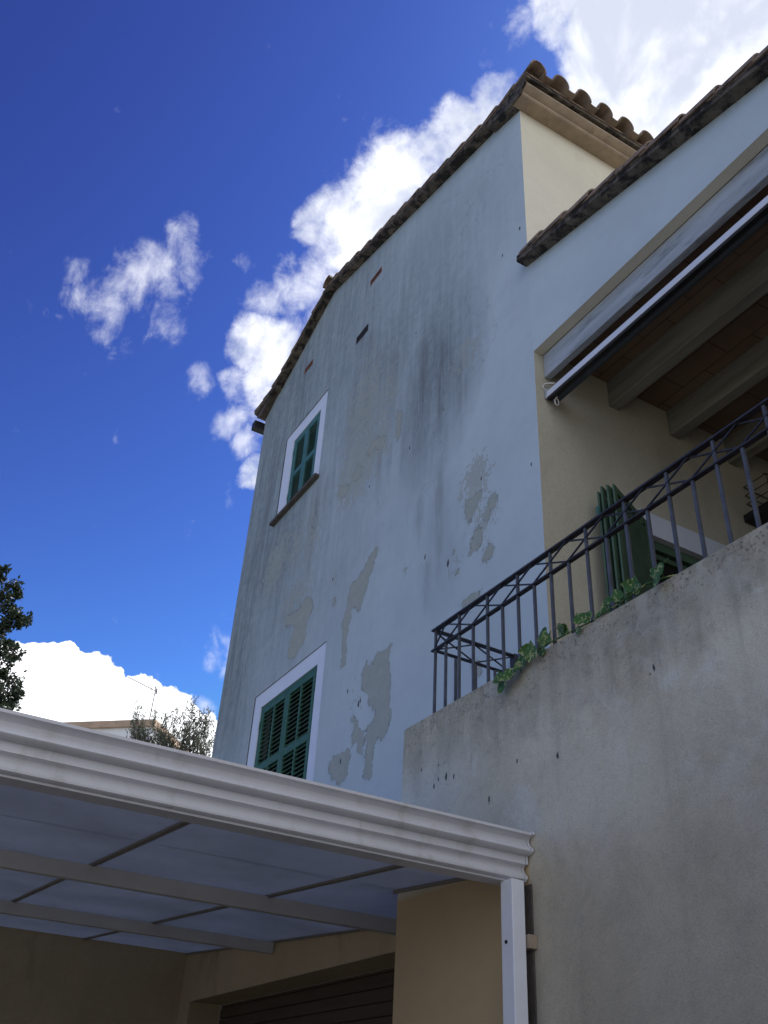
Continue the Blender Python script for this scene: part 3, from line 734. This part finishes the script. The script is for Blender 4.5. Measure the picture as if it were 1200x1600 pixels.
# tall roof
b = MB()
verge_strip(b, XL-.20, RX, gz, YW-OV, 13.1, .0, .05); verge_strip(b, RX, XR+.30, gz, YW-OV, 13.1, .0, .05)
b.build('roof_slab', M['slab'], house)
b = MB()     # channel bed just under the cover tiles, gives the second dark line on the verge
verge_strip(b, XL-.24, RX, gz, YW-OV-.012, 13.1, .052, .085); verge_strip(b, RX, XR+.31, gz, YW-OV-.012, 13.1, .052, .075)
b.build('tile_bed', M['tile'], house)
roof_plane('', XR+.405, RX, gz, .078, YW-OV, 13.0, pitch=.325, ystart=YW-.035)
roof_plane('', XL-.24, RX, gz, .078, YW-OV, 13.0, pitch=.325, ystart=YW-.035)
b = MB()     # ridge tiles along Y
for k in range(22):
    y = YW-OV-.03 + k*.42
    # turned barrel tile
    n = 9; R0, R1 = .13, .11
    rings = []
    for yy, R in ((y, R0), (y+.48, R1)):
        for th in (0, .016):
            rings.append([b.b.verts.new((RX+math.cos(math.pi*q/n)*(R-th), yy, RZ+.125+math.sin(math.pi*q/n)*(R-th)+(.012 if yy == y else 0))) for q in range(n+1)])
    o0, i0, o1, i1 = rings
    for q in range(n):
        b.b.faces.new((o0[q], o0[q+1], o1[q+1], o1[q])); b.b.faces.new((i0[q+1], i0[q], i1[q], i1[q+1])); b.b.faces.new((o0[q+1], o0[q], i0[q], i0[q+1]))
b.build('ridge_tiles', M['tile'], house, autosm=40)
# cornice on the right eave with a short dark return on the gable face
ZC = 11.430
prof = [(XR+.001, ZC), (XR+.165, ZC), (XR+.180, ZC+.012), (XR+.180, ZC+.045), (XR+.200, ZC+.052), (XR+.230, ZC+.068), (XR+.255, ZC+.088), (XR+.262, ZC+.094), (XR+.262, ZC+.122), (XR+.001, ZC+.122)]
b = MB(); b.prism(prof, YW-.10, 13.0); b.build('cornice', M['stone'], house, autosm=30)
v = [(XR-.46, gz(XR-.46)-.045), (XR-.003, ZC-.003), (XR+.168, ZC-.003), (XR+.184, ZC+.012), (XR+.184, ZC+.042), (XR+.265, ZC+.092), (XR+.265, gz(XR+.265)-.002), (XR, gz(XR)-.002), (XR-.46, gz(XR-.46)-.002)]
b = MB(); b.prism(v, YW-.125, YW-.102); b.prism([q for q in v if q[0] < XR]+[(XR-.003, gz(XR)-.002)], YW-.1015, YW-.0015); b.build('cornice_return', M['slab'], house)
b = MB(); v = [(XL-.005, 11.86), (XL+.38, 12.06), (XL+.38, gz(XL+.38)-.002), (XL-.17, gz(XL-.17)-.002), (XL-.17, 11.965)]
b.prism(v, YW-.11, YW-.0015); b.build('eave_corbel', M['stone_old'], house, bevel=.012)
b = MB(); v = [(XL-.001, 11.86), (XL-.001, gz(XL)-.002), (XL-.17, gz(XL-.17)-.002), (XL-.17, 11.965)]
b.prism(v, YW-.001, 13.0); b.build('cornice', M['stone_old'], house)
# eaves gutter seen end-on on the left
b = MB(); b.box(XL-.24, XL-.10, 3.85, 13.0, 11.71, 11.86); b.build('eaves_gutter', M['black'], house, bevel=.01)

# lower (porch) roof
b = MB(); verge_strip(b, XR-.03, 4.9, lz, YW-.12, 8.6, 0, .045); b.build('roof_slab', M['slab'], house)
b = MB(); verge_strip(b, XR-.02, 4.95, lz, YW-.125, 8.6, .047, .075); b.build('tile_bed', M['slab'], house)
roof_plane('', 5.0, XR, lz, .055, YW-.12, 8.4, pitch=.30, ystart=YW-.04)
tile_e = None

# --- balcony door with surround, frame and folded shutters
door = bpy.data.objects.new('balcony_door', None); door.location = (OP[0], (DY0+DY1)/2, 3.95); link(door, house)
door['label'] = 'green-framed balcony door with white surround and folded shutters'
xw = OP[0]
b = MB(); b.box(xw+.001, xw+.008, DY0-.12, DY0, 3.95, DZ+.23); b.box(xw+.001, xw+.008, DY1, DY1+.12, 3.95, DZ+.23); b.box(xw+.001, xw+.008, DY0, DY1, DZ, DZ+.23)
b.box(xw-.20, xw+.001, DY0-.01, DY0, 3.95, DZ); b.box(xw-.2, xw+.001, DY0, DY1, DZ, DZ+.01)
b.build('door_surround', M['trim'], door)
b = MB()
b.box(xw-.16, xw-.05, DY0, DY0+.07, 3.95, DZ-.001); b.box(xw-.16, xw-.05, DY1-.07, DY1, 3.95, DZ-.001); b.box(xw-.16, xw-.05, DY0+.07, DY1-.07, DZ-.09, DZ-.001)
b.box(xw-.14, xw-.09, DY0+.07, DY1-.07, DZ-.15, DZ-.10)
b.build('door_frame', M['greendark'], door, bevel=.004)
b = MB(); b.box(xw-.9, xw-.20, DY0-.4, DY1+.4, 3.95, DZ+.01); b.box(xw-.13, xw-.12, DY0+.07, DY1-.07, 3.96, DZ-.12); b.build('dark_room', M['dark'], door)
def folded_leaf(a, bpt, z0, z1, th=.018):
    """vertical louvred panel between two plan points"""
    a = Vector((a[0], a[1], 0)); e = Vector((bpt[0], bpt[1], 0)); d = e-a; W = d.length; d.normalize(); nrm = Vector((-d.y, d.x, 0))
    Mx = Matrix((d, nrm, Vector((0, 0, 1)))).transposed().to_4x4(); Mx.translation = Vector((a.x, a.y, 0))
    f = MB(); s = .06
    f.box(0, s, -th/2, th/2, z0, z1, Mx); f.box(W-s, W, -th/2, th/2, z0, z1, Mx)
    f.box(s, W-s, -th/2+.001, th/2-.001, z1-.07, z1, Mx); f.box(s, W-s, -th/2+.001, th/2-.001, z0, z0+.09, Mx)
    f.box(s, W-s, -th/2+.001, th/2-.001, 5.0, 5.08, Mx)
    o = f.build('shutter', M['greendark'], door, bevel=.003)
    sl = MB(); z = z0+.11
    while z < z1-.09:
        R = Mx @ Matrix.Translation((0, 0, z)) @ Matrix.Rotation(math.radians(72), 4, 'X')
        sl.box(s, W-s, -.022, .022, -.004, .004, R); z += .045
    sl.build('louvre_slats', M['greendark'], o)
H0 = (xw+.03, 5.13)
folded_leaf(H0, (-4.457, 4.51), 3.97, 6.188)
folded_leaf((-4.492, 4.475), (xw+.075, 5.02), 3.97, 6.188)
folded_leaf((-4.535, 4.452), (xw+.040, 4.95), 3.97, 6.188)
folded_leaf((-4.585, 4.458), (xw+.02, 4.86), 3.97, 6.165)
for zz in (5.85, 4.5):
    b = MB(); b.box(-4.56, -4.535, 4.405, 4.42, zz, zz+.13); b.tube([(-4.548, 4.40, zz+.02), (-4.548, 4.40, zz+.11)], .012, 8); b.build('hinge', M['teal'], door)

# --- garage
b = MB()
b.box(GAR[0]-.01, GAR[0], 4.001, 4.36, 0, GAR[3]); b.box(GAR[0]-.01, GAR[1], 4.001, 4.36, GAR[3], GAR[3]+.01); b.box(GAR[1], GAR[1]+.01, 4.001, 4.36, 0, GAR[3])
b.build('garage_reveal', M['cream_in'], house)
b = MB()
z = 0.0
while z < GAR[3]-.02:
    b.box(GAR[0], GAR[1], 4.361, 4.39, z, min(z+.106, GAR[3])); z += .11
b.box(GAR[0], GAR[1], 4.392, 4.41, 0, GAR[3])
b.build('garage_door', M['garage'], house, bevel=.01)

# ------------------------------------------------------------------ balcony wall
bw = empty('balcony_wall', (-.6, 3.6, 0), 'weathered grey rendered balcony wall with algae-stained top edge, filling the lower right', 'wall')
PX0, PY0, PZ = -5.405, 3.19, 4.068
b = MB()
b.box(PX0, 4.4, PY0, 3.34, 0, PZ); b.box(PX0, PX0+.15, 3.34, 3.996, 0, PZ); b.box(PX0+.15, 4.4, 3.34, 3.996, 3.70, 3.82)
o = b.build('rendered_face', M['parapet'], bw)
bm_ = bmesh.new(); bm_.from_mesh(o.data)
bmesh.ops.bevel(bm_, geom=[e for e in bm_.edges if all(v.co.z > PZ-.01 for v in e.verts)], offset=.012, segments=3, affect='EDGES')
bm_.to_mesh(o.data); bm_.free()

# ------------------------------------------------------------------ railing
rail = empty('balcony_railing', (-1.9, 3.267, PZ), 'dark blue-grey wrought iron railing with crossed bars along the top, standing on the balcony wall', 'railing')
RY, RX0, ZT, ZL = 3.267, -5.15, 4.765, 4.605
b = MB(); b.box(RX0-.02, 3.0, RY-.022, RY+.022, ZT-.014, ZT); b.build('top_rail', M['iron'], rail, bevel=.003)
b = MB(); b.box(RX0-.03, 3.0, RY-.018, RY+.018, ZL-.012, ZL); b.build('lower_rail', M['iron'], rail, bevel=.003)
b = MB(); b.box(RX0-.022, RX0+.022, RY+.023, 3.995, ZT-.013, ZT-.001); b.build('top_rail', M['iron'], rail, bevel=.003)
b = MB(); b.box(RX0-.018, RX0+.018, RY+.019, 3.995, ZL-.011, ZL-.001); b.build('lower_rail', M['iron'], rail, bevel=.003)
SP = .335
talls = [RX0+.012] + [-4.834+SP*k for k in range(0, 24)]
shorts = [-4.834-SP/2+SP*k for k in range(0, 24)]
for x in talls:
    b = MB(); b.bar((x, RY, PZ-.03), (x, RY, ZT-.014), .017, .017); b.build('baluster', M['iron_bar'], rail)
for x in shorts:
    b = MB(); b.bar((x, RY, PZ-.03), (x, RY, ZL-.012), .017, .017); b.build('baluster', M['iron_bar'], rail)
b = MB()
for x in [-4.834+SP*k for k in range(-1, 24)]:
    xa, xb = max(x-SP/2, RX0), x+SP/2
    b.bar((xa, RY-.006, ZL), (xb, RY-.006, ZT-.014), .009, .009); b.bar((xa, RY+.006, ZT-.014), (xb, RY+.006, ZL), .009, .009)
for y in (3.45, 3.80):
    ya, yb = y-.175, y+.175
    b.bar((RX0+.004, ya, ZL), (RX0+.004, yb, ZT-.014), .009, .009); b.bar((RX0-.006, ya, ZT-.014), (RX0-.006, yb, ZL), .009, .009)
b.build('crossed_bars', M['iron'], rail)
for y in (3.45, 3.625, 3.80):
    b = MB(); b.bar((RX0, y, PZ-.03), (RX0, y, ZL-.011), .017, .017); b.build('baluster', M['iron_bar'], rail)
b = MB(); b.box(RX0-.03, RX0+.03, 3.965, 3.999, ZL-.02, ZT+.002); b.build('wall_plate', M['iron'], rail)

# ------------------------------------------------------------------ carport
car = empty('carport', (-7.8, 1.0, 0), 'lean-to carport with beige-white moulded gutter, purlins and translucent ribbed roof sheets', 'carport')
def sz(x): return 2.89 + .07*(-4-x)
YC0 = -2.6
prof = [(-3.990,3.040),(-3.990,3.026),(-4.010,3.023),(-4.028,3.016),(-4.037,3.007),(-4.038,2.998),(-4.034,2.987),(-4.024,2.976),(-4.012,2.967),(-4.004,2.958),(-4.003,2.949),(-4.010,2.940),(-4.026,2.934),(-4.055,2.931),
        (-4.052,2.889),(-4.074,2.887),(-4.086,2.881),(-4.090,2.872),(-4.088,2.860),(-4.079,2.847),(-4.067,2.836),(-4.060,2.826),(-4.062,2.816),(-4.074,2.808),(-4.090,2.806),(-4.092,2.797),
        (-4.205,2.797),(-4.205,2.885),(-4.10,2.89),(-4.10,3.03),(-4.085,3.04)]
b = MB(); b.prism(prof, YC0, 3.165); b.build('gutter', M['gutter'], car, autosm=38)
b = MB(); cap = [(x+(.006 if i < 26 else 0), z) for i, (x, z) in enumerate(prof)]
b.prism([(x, z+(.004 if z > 3.0 else (-.004 if z < 2.81 else 0))) for x, z in cap], 3.167, 3.180); b.build('gutter_end_cap', M['gutter'], car)
for x in (-6.45, -9.06):
    b = MB(); b.box(x-.06, x, YC0, 3.98, sz(x)-.115, sz(x)-.012); b.build('purlin', M['gutterin'], car, bevel=.004)
joints = [-2.32, -1.05, .22, 1.49, 2.76]
ye = [YC0]+[j for j in joints if j > YC0]+[3.985]
for a, c in zip(ye, ye[1:]):
    b = MB()
    segs = [(-4.11, -5.43, min(c, 3.184)), (-5.43, -11.60, c)]
    for xa, xb, cc in segs:
        v = [b.b.verts.new(p) for p in ((xa, a+.004, sz(xa)), (xb, a+.004, sz(xb)), (xb, cc-.004, sz(xb)), (xa, cc-.004, sz(xa)))]
        w = [b.b.verts.new(q.co+Vector((0, 0, .016))) for q in v]
        b.b.faces.new(v); b.b.faces.new(w[::-1])
        for k in range(4): b.b.faces.new((v[k], v[(k+1) % 4], w[(k+1) % 4], w[k]))
    b.build('roof_sheet', M['sheet'], car)
for j in joints:
    b = MB(); b.bar((-4.206, j, sz(-4.206)-.010), (-11.59, j, sz(-11.59)-.010), .035, .014); b.bar((-4.206, j, sz(-4.206)-.0185), (-11.59, j, sz(-11.59)-.0185), .014, .006)
    b.build('glazing_bar', M['bar'], car)
b = MB(); b.bar((-4.21, 3.178, sz(-4.21)-.012), (-5.43, 3.178, sz(-5.43)-.012), .016, .02); b.build('wall_flashing', M['bar'], car)
b = MB(); b.bar((-5.43, 3.978, sz(-5.43)-.012), (-11.59, 3.978, sz(-11.59)-.012), .016, .02); b.build('wall_flashing', M['bar'], car)

# wall closing the far side of the carport
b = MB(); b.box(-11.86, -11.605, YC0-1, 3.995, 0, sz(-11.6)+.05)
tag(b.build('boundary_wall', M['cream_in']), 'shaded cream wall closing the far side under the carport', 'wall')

# ------------------------------------------------------------------ downpipe
dp = empty('downpipe', (-4.1, 3.08, 0), 'white square downpipe dropping from the gutter end against the balcony wall', 'downpipe')
b = MB(); b.box(-4.120, -4.022, 3.050, 3.130, 0, 2.797); b.build('pipe', M['alu'], dp, bevel=.004)
b = MB(); b.box(-4.10, -4.006, 3.135, 3.189, 2.475, 2.540); b.build('wall_bracket', M['stone'], dp, bevel=.003)
b = MB(); b.box(-4.15, -4.03, 3.180, 3.189, 0, 2.79); b.build('backing_strip', M['sill'], dp)
b = MB(); b.tube([(-4.077, 3.052, 2.50), (-4.077, 3.044, 2.50)], .009, 10); b.build('screw', M['black'], dp)

# ------------------------------------------------------------------ awning under the porch beam
aw = empty('awning', (-.5, 4.15, 7.1), 'retracted awning with bright white front bar and rolled blue-grey canvas under the porch beam', 'awning')
b = MB(); b.prism([(4.092, 7.112), (4.098, 7.182), (4.104, 7.190), (4.125, 7.190), (4.125, 7.112)], -4.735, 3.9, axis='x'); b.build('front_bar', M['alu'], aw, bevel=.004)
b = MB(); b.prism([(4.094, 7.108), (4.150, 7.118), (4.150, 7.098), (4.104, 7.092)], -4.72, 3.9, axis='x'); b.build('drip_channel', M['black'], aw)
b = MB()
b.tube([(-4.70, 4.190, 7.160), (3.9, 4.190, 7.160)], .055, 18); b.build('canvas_roll', M['canvas'], aw, autosm=50)
b = MB(); b.tube([(-4.738, 4.10, 7.20), (-4.735, 4.07, 7.24), (-4.725, 4.085, 7.27), (-4.70, 4.12, 7.275), (-4.66, 4.15, 7.26)], .009, 8); b.build('cord', M['rope'], aw, smooth=True)
b = MB(); b.box(-4.745, -4.715, 4.09, 4.22, 7.12, 7.22); b.build('end_bracket', M['beam'], aw, bevel=.006)
b = MB(); ring = [(-4.66, 4.155+.022*math.cos(t), 7.045+.038*math.sin(t)) for t in np.linspace(0, 2*math.pi, 17)]
b.tube(ring, .006, 6, caps=False); b.tube([(-4.66, 4.155, 7.083), (-4.66, 4.155, 7.125)], .010, 8); b.build('crank_eye', M['rope'], aw, smooth=True)

# ------------------------------------------------------------------ wall basket inside the porch
bk = empty('wall_basket', (-4.72, 6.85, 6.70), 'black wire basket on a dark shelf hung on the porch wall at the right edge', 'basket')
b = MB(); b.box(-4.745, -4.42, 6.47, 7.35, 6.72, 6.80); b.build('shelf', M['black'], bk, bevel=.004)
b = MB()
for zz in (6.86, 6.96, 7.06, 7.16):
    for q in (((-4.735, 6.55), (-4.46, 6.55)), ((-4.46, 6.55), (-4.46, 7.27)), ((-4.46, 7.27), (-4.735, 7.27)), ((-4.735, 7.27), (-4.735, 6.55))):
        b.tube([(q[0][0], q[0][1], zz), (q[1][0], q[1][1], zz)], .005, 6)
for y in np.linspace(6.55, 7.27, 5):
    b.tube([(-4.46, y, 6.80), (-4.46, y, 7.16), (-4.50, y, 7.19)], .004, 6)
b.build('wire_cage', M['black'], bk)

# ------------------------------------------------------------------ pothos vine over the wall edge
vine = empty('trailing_vine', (-3.6, 3.18, PZ), 'variegated yellow-green vine creeping along and over the balcony wall edge between the balusters', 'vine')
pts = [(-4.23, 3.165, 3.95), (-4.18, 3.168, 4.02), (-4.06, 3.172, 4.04), (-3.95, 3.18, 4.075), (-3.8, 3.19, 4.085), (-3.62, 3.2, 4.085), (-3.45, 3.21, 4.085), (-3.2, 3.2, 4.09), (-3.0, 3.20, 4.11), (-2.88, 3.24, 4.11), (-2.7, 3.34, 4.10)]
rv0 = random.Random(9)
b = MB(); b.tube(pts, .005, 6); 
for k in range(9):       # side shoots
    q = Vector(pts[k+1]).lerp(Vector(pts[k]), rv0.random()); e_ = q+Vector((rv0.uniform(-.12, .12), rv0.uniform(-.03, .03), rv0.uniform(-.06, .10)))
    b.tube([q, q.lerp(e_, .5)+Vector((0, -.015, .02)), e_], .0028, 5)
b.build('vine_stem', M['pothos'], vine, smooth=True)
def heart(b, c, size, nrm, roll):
    nrm = Vector(nrm).normalized(); u = nrm.orthogonal().normalized(); v = nrm.cross(u)
    u, v = u*math.cos(roll)+v*math.sin(roll), v*math.cos(roll)-u*math.sin(roll)
    out = [(0, -.12), (.22, -.26), (.46, -.14), (.5, .12), (.34, .45), (.12, .75), (0, .92)]
    R = [b.b.verts.new(Vector(c)+(u*x+v*y)*size+nrm*(abs(x)*.35-.06*y)*size) for x, y in out]
    L = [R[0]]+[b.b.verts.new(Vector(c)+(-u*x+v*y)*size+nrm*(abs(x)*.35-.06*y)*size) for x, y in out[1:-1]]+[R[-1]]
    mid = [b.b.verts.new(Vector(c)+v*y*size-nrm*.06*y*size) for y in (.12, .45)]
    for S in (R, L):
        b.b.faces.new((S[0], S[1], S[2], mid[0])); b.b.faces.new((mid[0], S[2], S[3], mid[1])); b.b.faces.new((mid[1], S[3], S[4], S[5])); b.b.faces.new((mid[1], S[5], S[6]))
rv = random.Random(3)
for (px, py, s) in [(787,1074,.085),(783,1060,.07),(797,1056,.085),(806,1050,.075),(815,1040,.085),(832,1024,.09),(826,1016,.07),(850,1012,.085),(858,1004,.08),(852,990,.08),(853,1003,.07),(880,985,.075),(886,982,.06),(910,970,.085),(921,966,.07),(955,940,.07),(968,933,.06),(990,920,.08),(985,914,.06),(1000,921,.06),(1033,893,.085),(1030,905,.07)] + [(787+(1040-787)*t+rv.uniform(-6, 6), 1066-172*t**.86+rv.uniform(-8, 10), rv.uniform(.03, .055)) for t in [k/26 for k in range(27)] if rv.random() < .2]:
    w = ray(px, py); yy = rv.uniform(3.10, 3.16) if px < 845 else rv.uniform(3.14, 3.24)
    t = yy/w.y; c = Vector((w.x*t, yy, EYE.z+w.z*t)); 
    b = MB(); heart(b, c, s*1.15, (rv.uniform(-.3, .6), -1, rv.uniform(-.5, .5)), rv.uniform(2.2, 4.2))
    b.build('leaf', M['pothos'], vine, smooth=True)

# ------------------------------------------------------------------ neighbour's house with antenna
nh = empty('neighbour_house', (-31.5, 10, 0), 'distant white house with a flat brown roof edge just above the gutter', 'house')
P0 = Vector((-29.0, 7.62, 0)); P1 = Vector((-30.9, 5.54, 0)); H = 12.60
dirv = (P1-P0).normalized(); per = Vector((-dirv.y, dirv.x, 0)); per = per if per.x < 0 else -per
def obox(a, b_, depth, z0, z1, mt, name, par, grow=0.0):
    a = Vector(a)-dirv*grow-per*grow; b_ = Vector(b_)+dirv*grow-per*grow; dp_ = depth+2*grow
    bb = MB(); q = [a, b_, b_+per*dp_, a+per*dp_]
    lo = [bb.b.verts.new((p.x, p.y, z0)) for p in q]; hi = [bb.b.verts.new((p.x, p.y, z1)) for p in q]
    bb.b.faces.new(lo); bb.b.faces.new(hi)
    for k in range(4): bb.b.faces.new((lo[k], lo[(k+1) % 4], hi[(k+1) % 4], hi[k]))
    return bb.build(name, mt, par)
obox(P0, P1+dirv*6, 7, 0, H, M['houseWhite'], 'wall', nh)
obox(P0, P1+dirv*6, 7, H+.002, H+.22, M['fascia'], 'roof', nh, grow=.12)
an = empty('tv_antenna', (-29.15, 7.50, H+.22), 'thin rooftop television antenna with toothed boom on a mast', 'antenna')
ab = Vector((-29.1, 7.50, 0))
b = MB(); b.tube([(ab.x, ab.y, H+.20), (ab.x, ab.y, 14.02)], .017, 6); b.build('mast', M['antenna'], an)
b = MB(); a0 = Vector((ab.x-.02, ab.y+.05, 13.86)); a1 = Vector((-29.3, 6.62, 14.16)); b.tube([a0, a1], .013, 6); b.build('boom', M['antenna'], an)
b = MB()
for k in range(14):
    p = a0.lerp(a1, .14+.86*k/13); s = .10
    b.tube([p+Vector((-s, -.02, .05)), p+Vector((s, .02, -.05))], .014, 6)
b.tube([a0+Vector((0, .0, .10)), a0+Vector((0, 0, -.10))], .025, 6)
b.tube([(ab.x, ab.y-.14, 13.8), (ab.x, ab.y-.14, 14.3)], .009, 6); b.tube([(ab.x, ab.y-.02, 13.95), (ab.x, ab.y-.02, 14.25)], .009, 6)
b.build('elements', M['antenna'], an)

# ------------------------------------------------------------------ trees
def leaf_cloud(b, centre, rad, n, size, rnd, aspect=.4, shape=1.0, dirs=None):
    for _ in range(n):
        while True:
            p = Vector((rnd.uniform(-1, 1), rnd.uniform(-1, 1), rnd.uniform(-1, 1)))
            if p.length < 1: break
        p = Vector((p.x*rad[0], p.y*rad[1], p.z*rad[2]))+Vector(centre)
        d = Vector((rnd.gauss(0, 1), rnd.gauss(0, 1), rnd.gauss(0, 1)+(dirs or 0))).normalized()
        s = size*rnd.uniform(.6, 1.3); w = d.orthogonal().normalized()
        w.rotate(Matrix.Rotation(rnd.uniform(0, 6.28), 3, d)); w *= s*aspect*.5
        q = d.cross(w)*.3
        b.face([p, p+d*s*.5+w+q, p+d*s, p+d*s*.5-w+q])
def tree(name, base, trunk_top, clumps, leafsize, mt, label, group=None, aspect=.4, density=1.0, dirs=0, seed=1, twigs=True):
    rnd = random.Random(seed)
    t = empty(name, base, label, 'tree', group)
    b = MB(); base = Vector(base); top = Vector(trunk_top)
    pts_ = [base+(top-base)*k/6+Vector((rnd.uniform(-.08, .08), rnd.uniform(-.08, .08), 0))*(k > 0) for k in range(7)]
    b.tube(pts_, .16, 9, r1=.035)
    for c, r, n in clumps:
        c = Vector(c); f = min(.95, max(.3, (c.z-base.z-.8)/(top.z-base.z))); s = base.lerp(top, f*.9)
        mid = s.lerp(c, .5)+Vector((0, 0, -.12))
        b.tube([s, mid, c], .035, 6, r1=.008)
    b.build('trunk', M['bark'], t, smooth=True)
    b = MB()
    for c, r, n in clumps:
        r = (r, r, r) if not isinstance(r, tuple) else r
        # sub-clumps give gaps
        k = max(4, int(n/45))
        for _ in range(k):
            q = Vector((rnd.gauss(0, .48)*r[0], rnd.gauss(0, .48)*r[1], rnd.gauss(0, .48)*r[2]))
            leaf_cloud(b, Vector(c)+q, (r[0]*.34, r[1]*.34, r[2]*.36), int(n/k*density), leafsize, rnd, aspect, dirs=dirs)
    b.build('crown', mt, t)
    return t
def at(px, py, dist):
    w = ray(px, py); k = dist/math.hypot(w.x, w.y); return Vector((w.x*k, w.y*k, EYE.z+w.z*k))
# dark evergreen at the left edge
cl = []
for px, py, r, n in [(-60,900,.42,900),(-20,935,.36,800),(15,935,.20,420),(22,925,.12,200),(-5,975,.30,700),(20,965,.20,420),(27,972,.10,160),(-30,1030,.45,900),(5,1010,.18,300),(12,1022,.12,150),(14,1008,.08,90),(28,1018,.09,90),
                     (-5,1075,.28,600),(10,1065,.16,260),(20,1092,.16,240),(-20,1110,.4,800),(6,1098,.2,350),(-5,900,.13,200),(-90,980,.6,900),(-120,1100,.7,900),(15,1040,.10,90),(3,890,.08,110),(25,1075,.08,70)]:
    cl.append((at(px, py, 14.5+random.uniform(-.3, .3)), r, n))
tree('evergreen_tree', (-14.6, .1, 0), (-14.6, .35, 9.0), cl, .075, M['leaf_dark'], 'dark leafy evergreen tree reaching in at the left edge of the sky', aspect=.5, seed=5)
# three feathery olive trees
def olive(cx, tops, seed, label):
    """upright feathery tree: many thin rising twigs, each lined with small leaves"""
    rnd = random.Random(seed)
    bp = at(cx, 1200, 22); base = Vector((bp.x, bp.y, 0)); topz = max(at(px, py, 22).z for px, py, r, n in tops)
    t = empty('olive_tree', base, label, 'tree', 'olive trees behind the carport')
    b = MB(); lf = MB()
    b.tube([base, base+Vector((.1, -.05, 3)), base+Vector((0, .1, topz-2.6))], .16, 9, r1=.07)
    fork = base+Vector((0, .1, topz-2.7))
    for px, py, r, n in tops:
        c = at(px, py, 22+rnd.uniform(-.35, .35))
        b.tube([fork, fork.lerp(c, .5)+Vector((0, 0, -.25)), c-Vector((0, 0, .35))], .03, 5, r1=.008)
        for _ in range(max(3, int(n/26))):
            q = c+Vector((rnd.gauss(0, .42)*r, rnd.gauss(0, .42)*r, rnd.uniform(-.9, .1)*r-.12)); L = rnd.uniform(.25, .6)
            lean = Vector((rnd.gauss(0, .28), rnd.gauss(0, .28), 1)).normalized(); e = q+lean*L
            b.tube([q-Vector((0, 0, .12)), q+lean*L*.5, e], .006, 4, r1=.003)
            for k in range(26):
                p = q+lean*L*rnd.random()+Vector((rnd.gauss(0, .03), rnd.gauss(0, .03), 0))
                dd = (lean*.8+Vector((rnd.gauss(0, .7), rnd.gauss(0, .7), rnd.gauss(0, .3)))).normalized()
                sz_ = rnd.uniform(.06, .11); w = dd.orthogonal().normalized(); w.rotate(Matrix.Rotation(rnd.uniform(0, 6.28), 3, dd)); w *= sz_*.13
                lf.face([p, p+dd*sz_*.5+w, p+dd*sz_, p+dd*sz_*.5-w])
    b.build('trunk', M['bark'], t, smooth=True); lf.build('crown', M['leaf_olive'], t)
olive(222, [(216,1130,.16,110),(218,1118,.10,40),(222,1145,.26,420),(212,1150,.20,260),(232,1158,.26,420),(222,1172,.38,700)], 11, 'small olive tree in front of the distant house roof edge')
olive(262, [(268,1118,.20,70),(252,1128,.22,90),(260,1142,.28,260),(272,1150,.26,300),(250,1158,.30,420),(266,1172,.42,700)], 12, 'middle olive tree just right of the distant white house')
olive(308, [(306,1108,.16,60),(300,1125,.26,260),(314,1128,.26,280),(292,1140,.30,300),(306,1148,.38,600),(322,1150,.26,160),(290,1165,.36,500),(312,1175,.42,700),(330,1178,.30,260),(300,1115,.2,80)], 13, 'tallest olive tree, close to the left edge of the white gable wall')
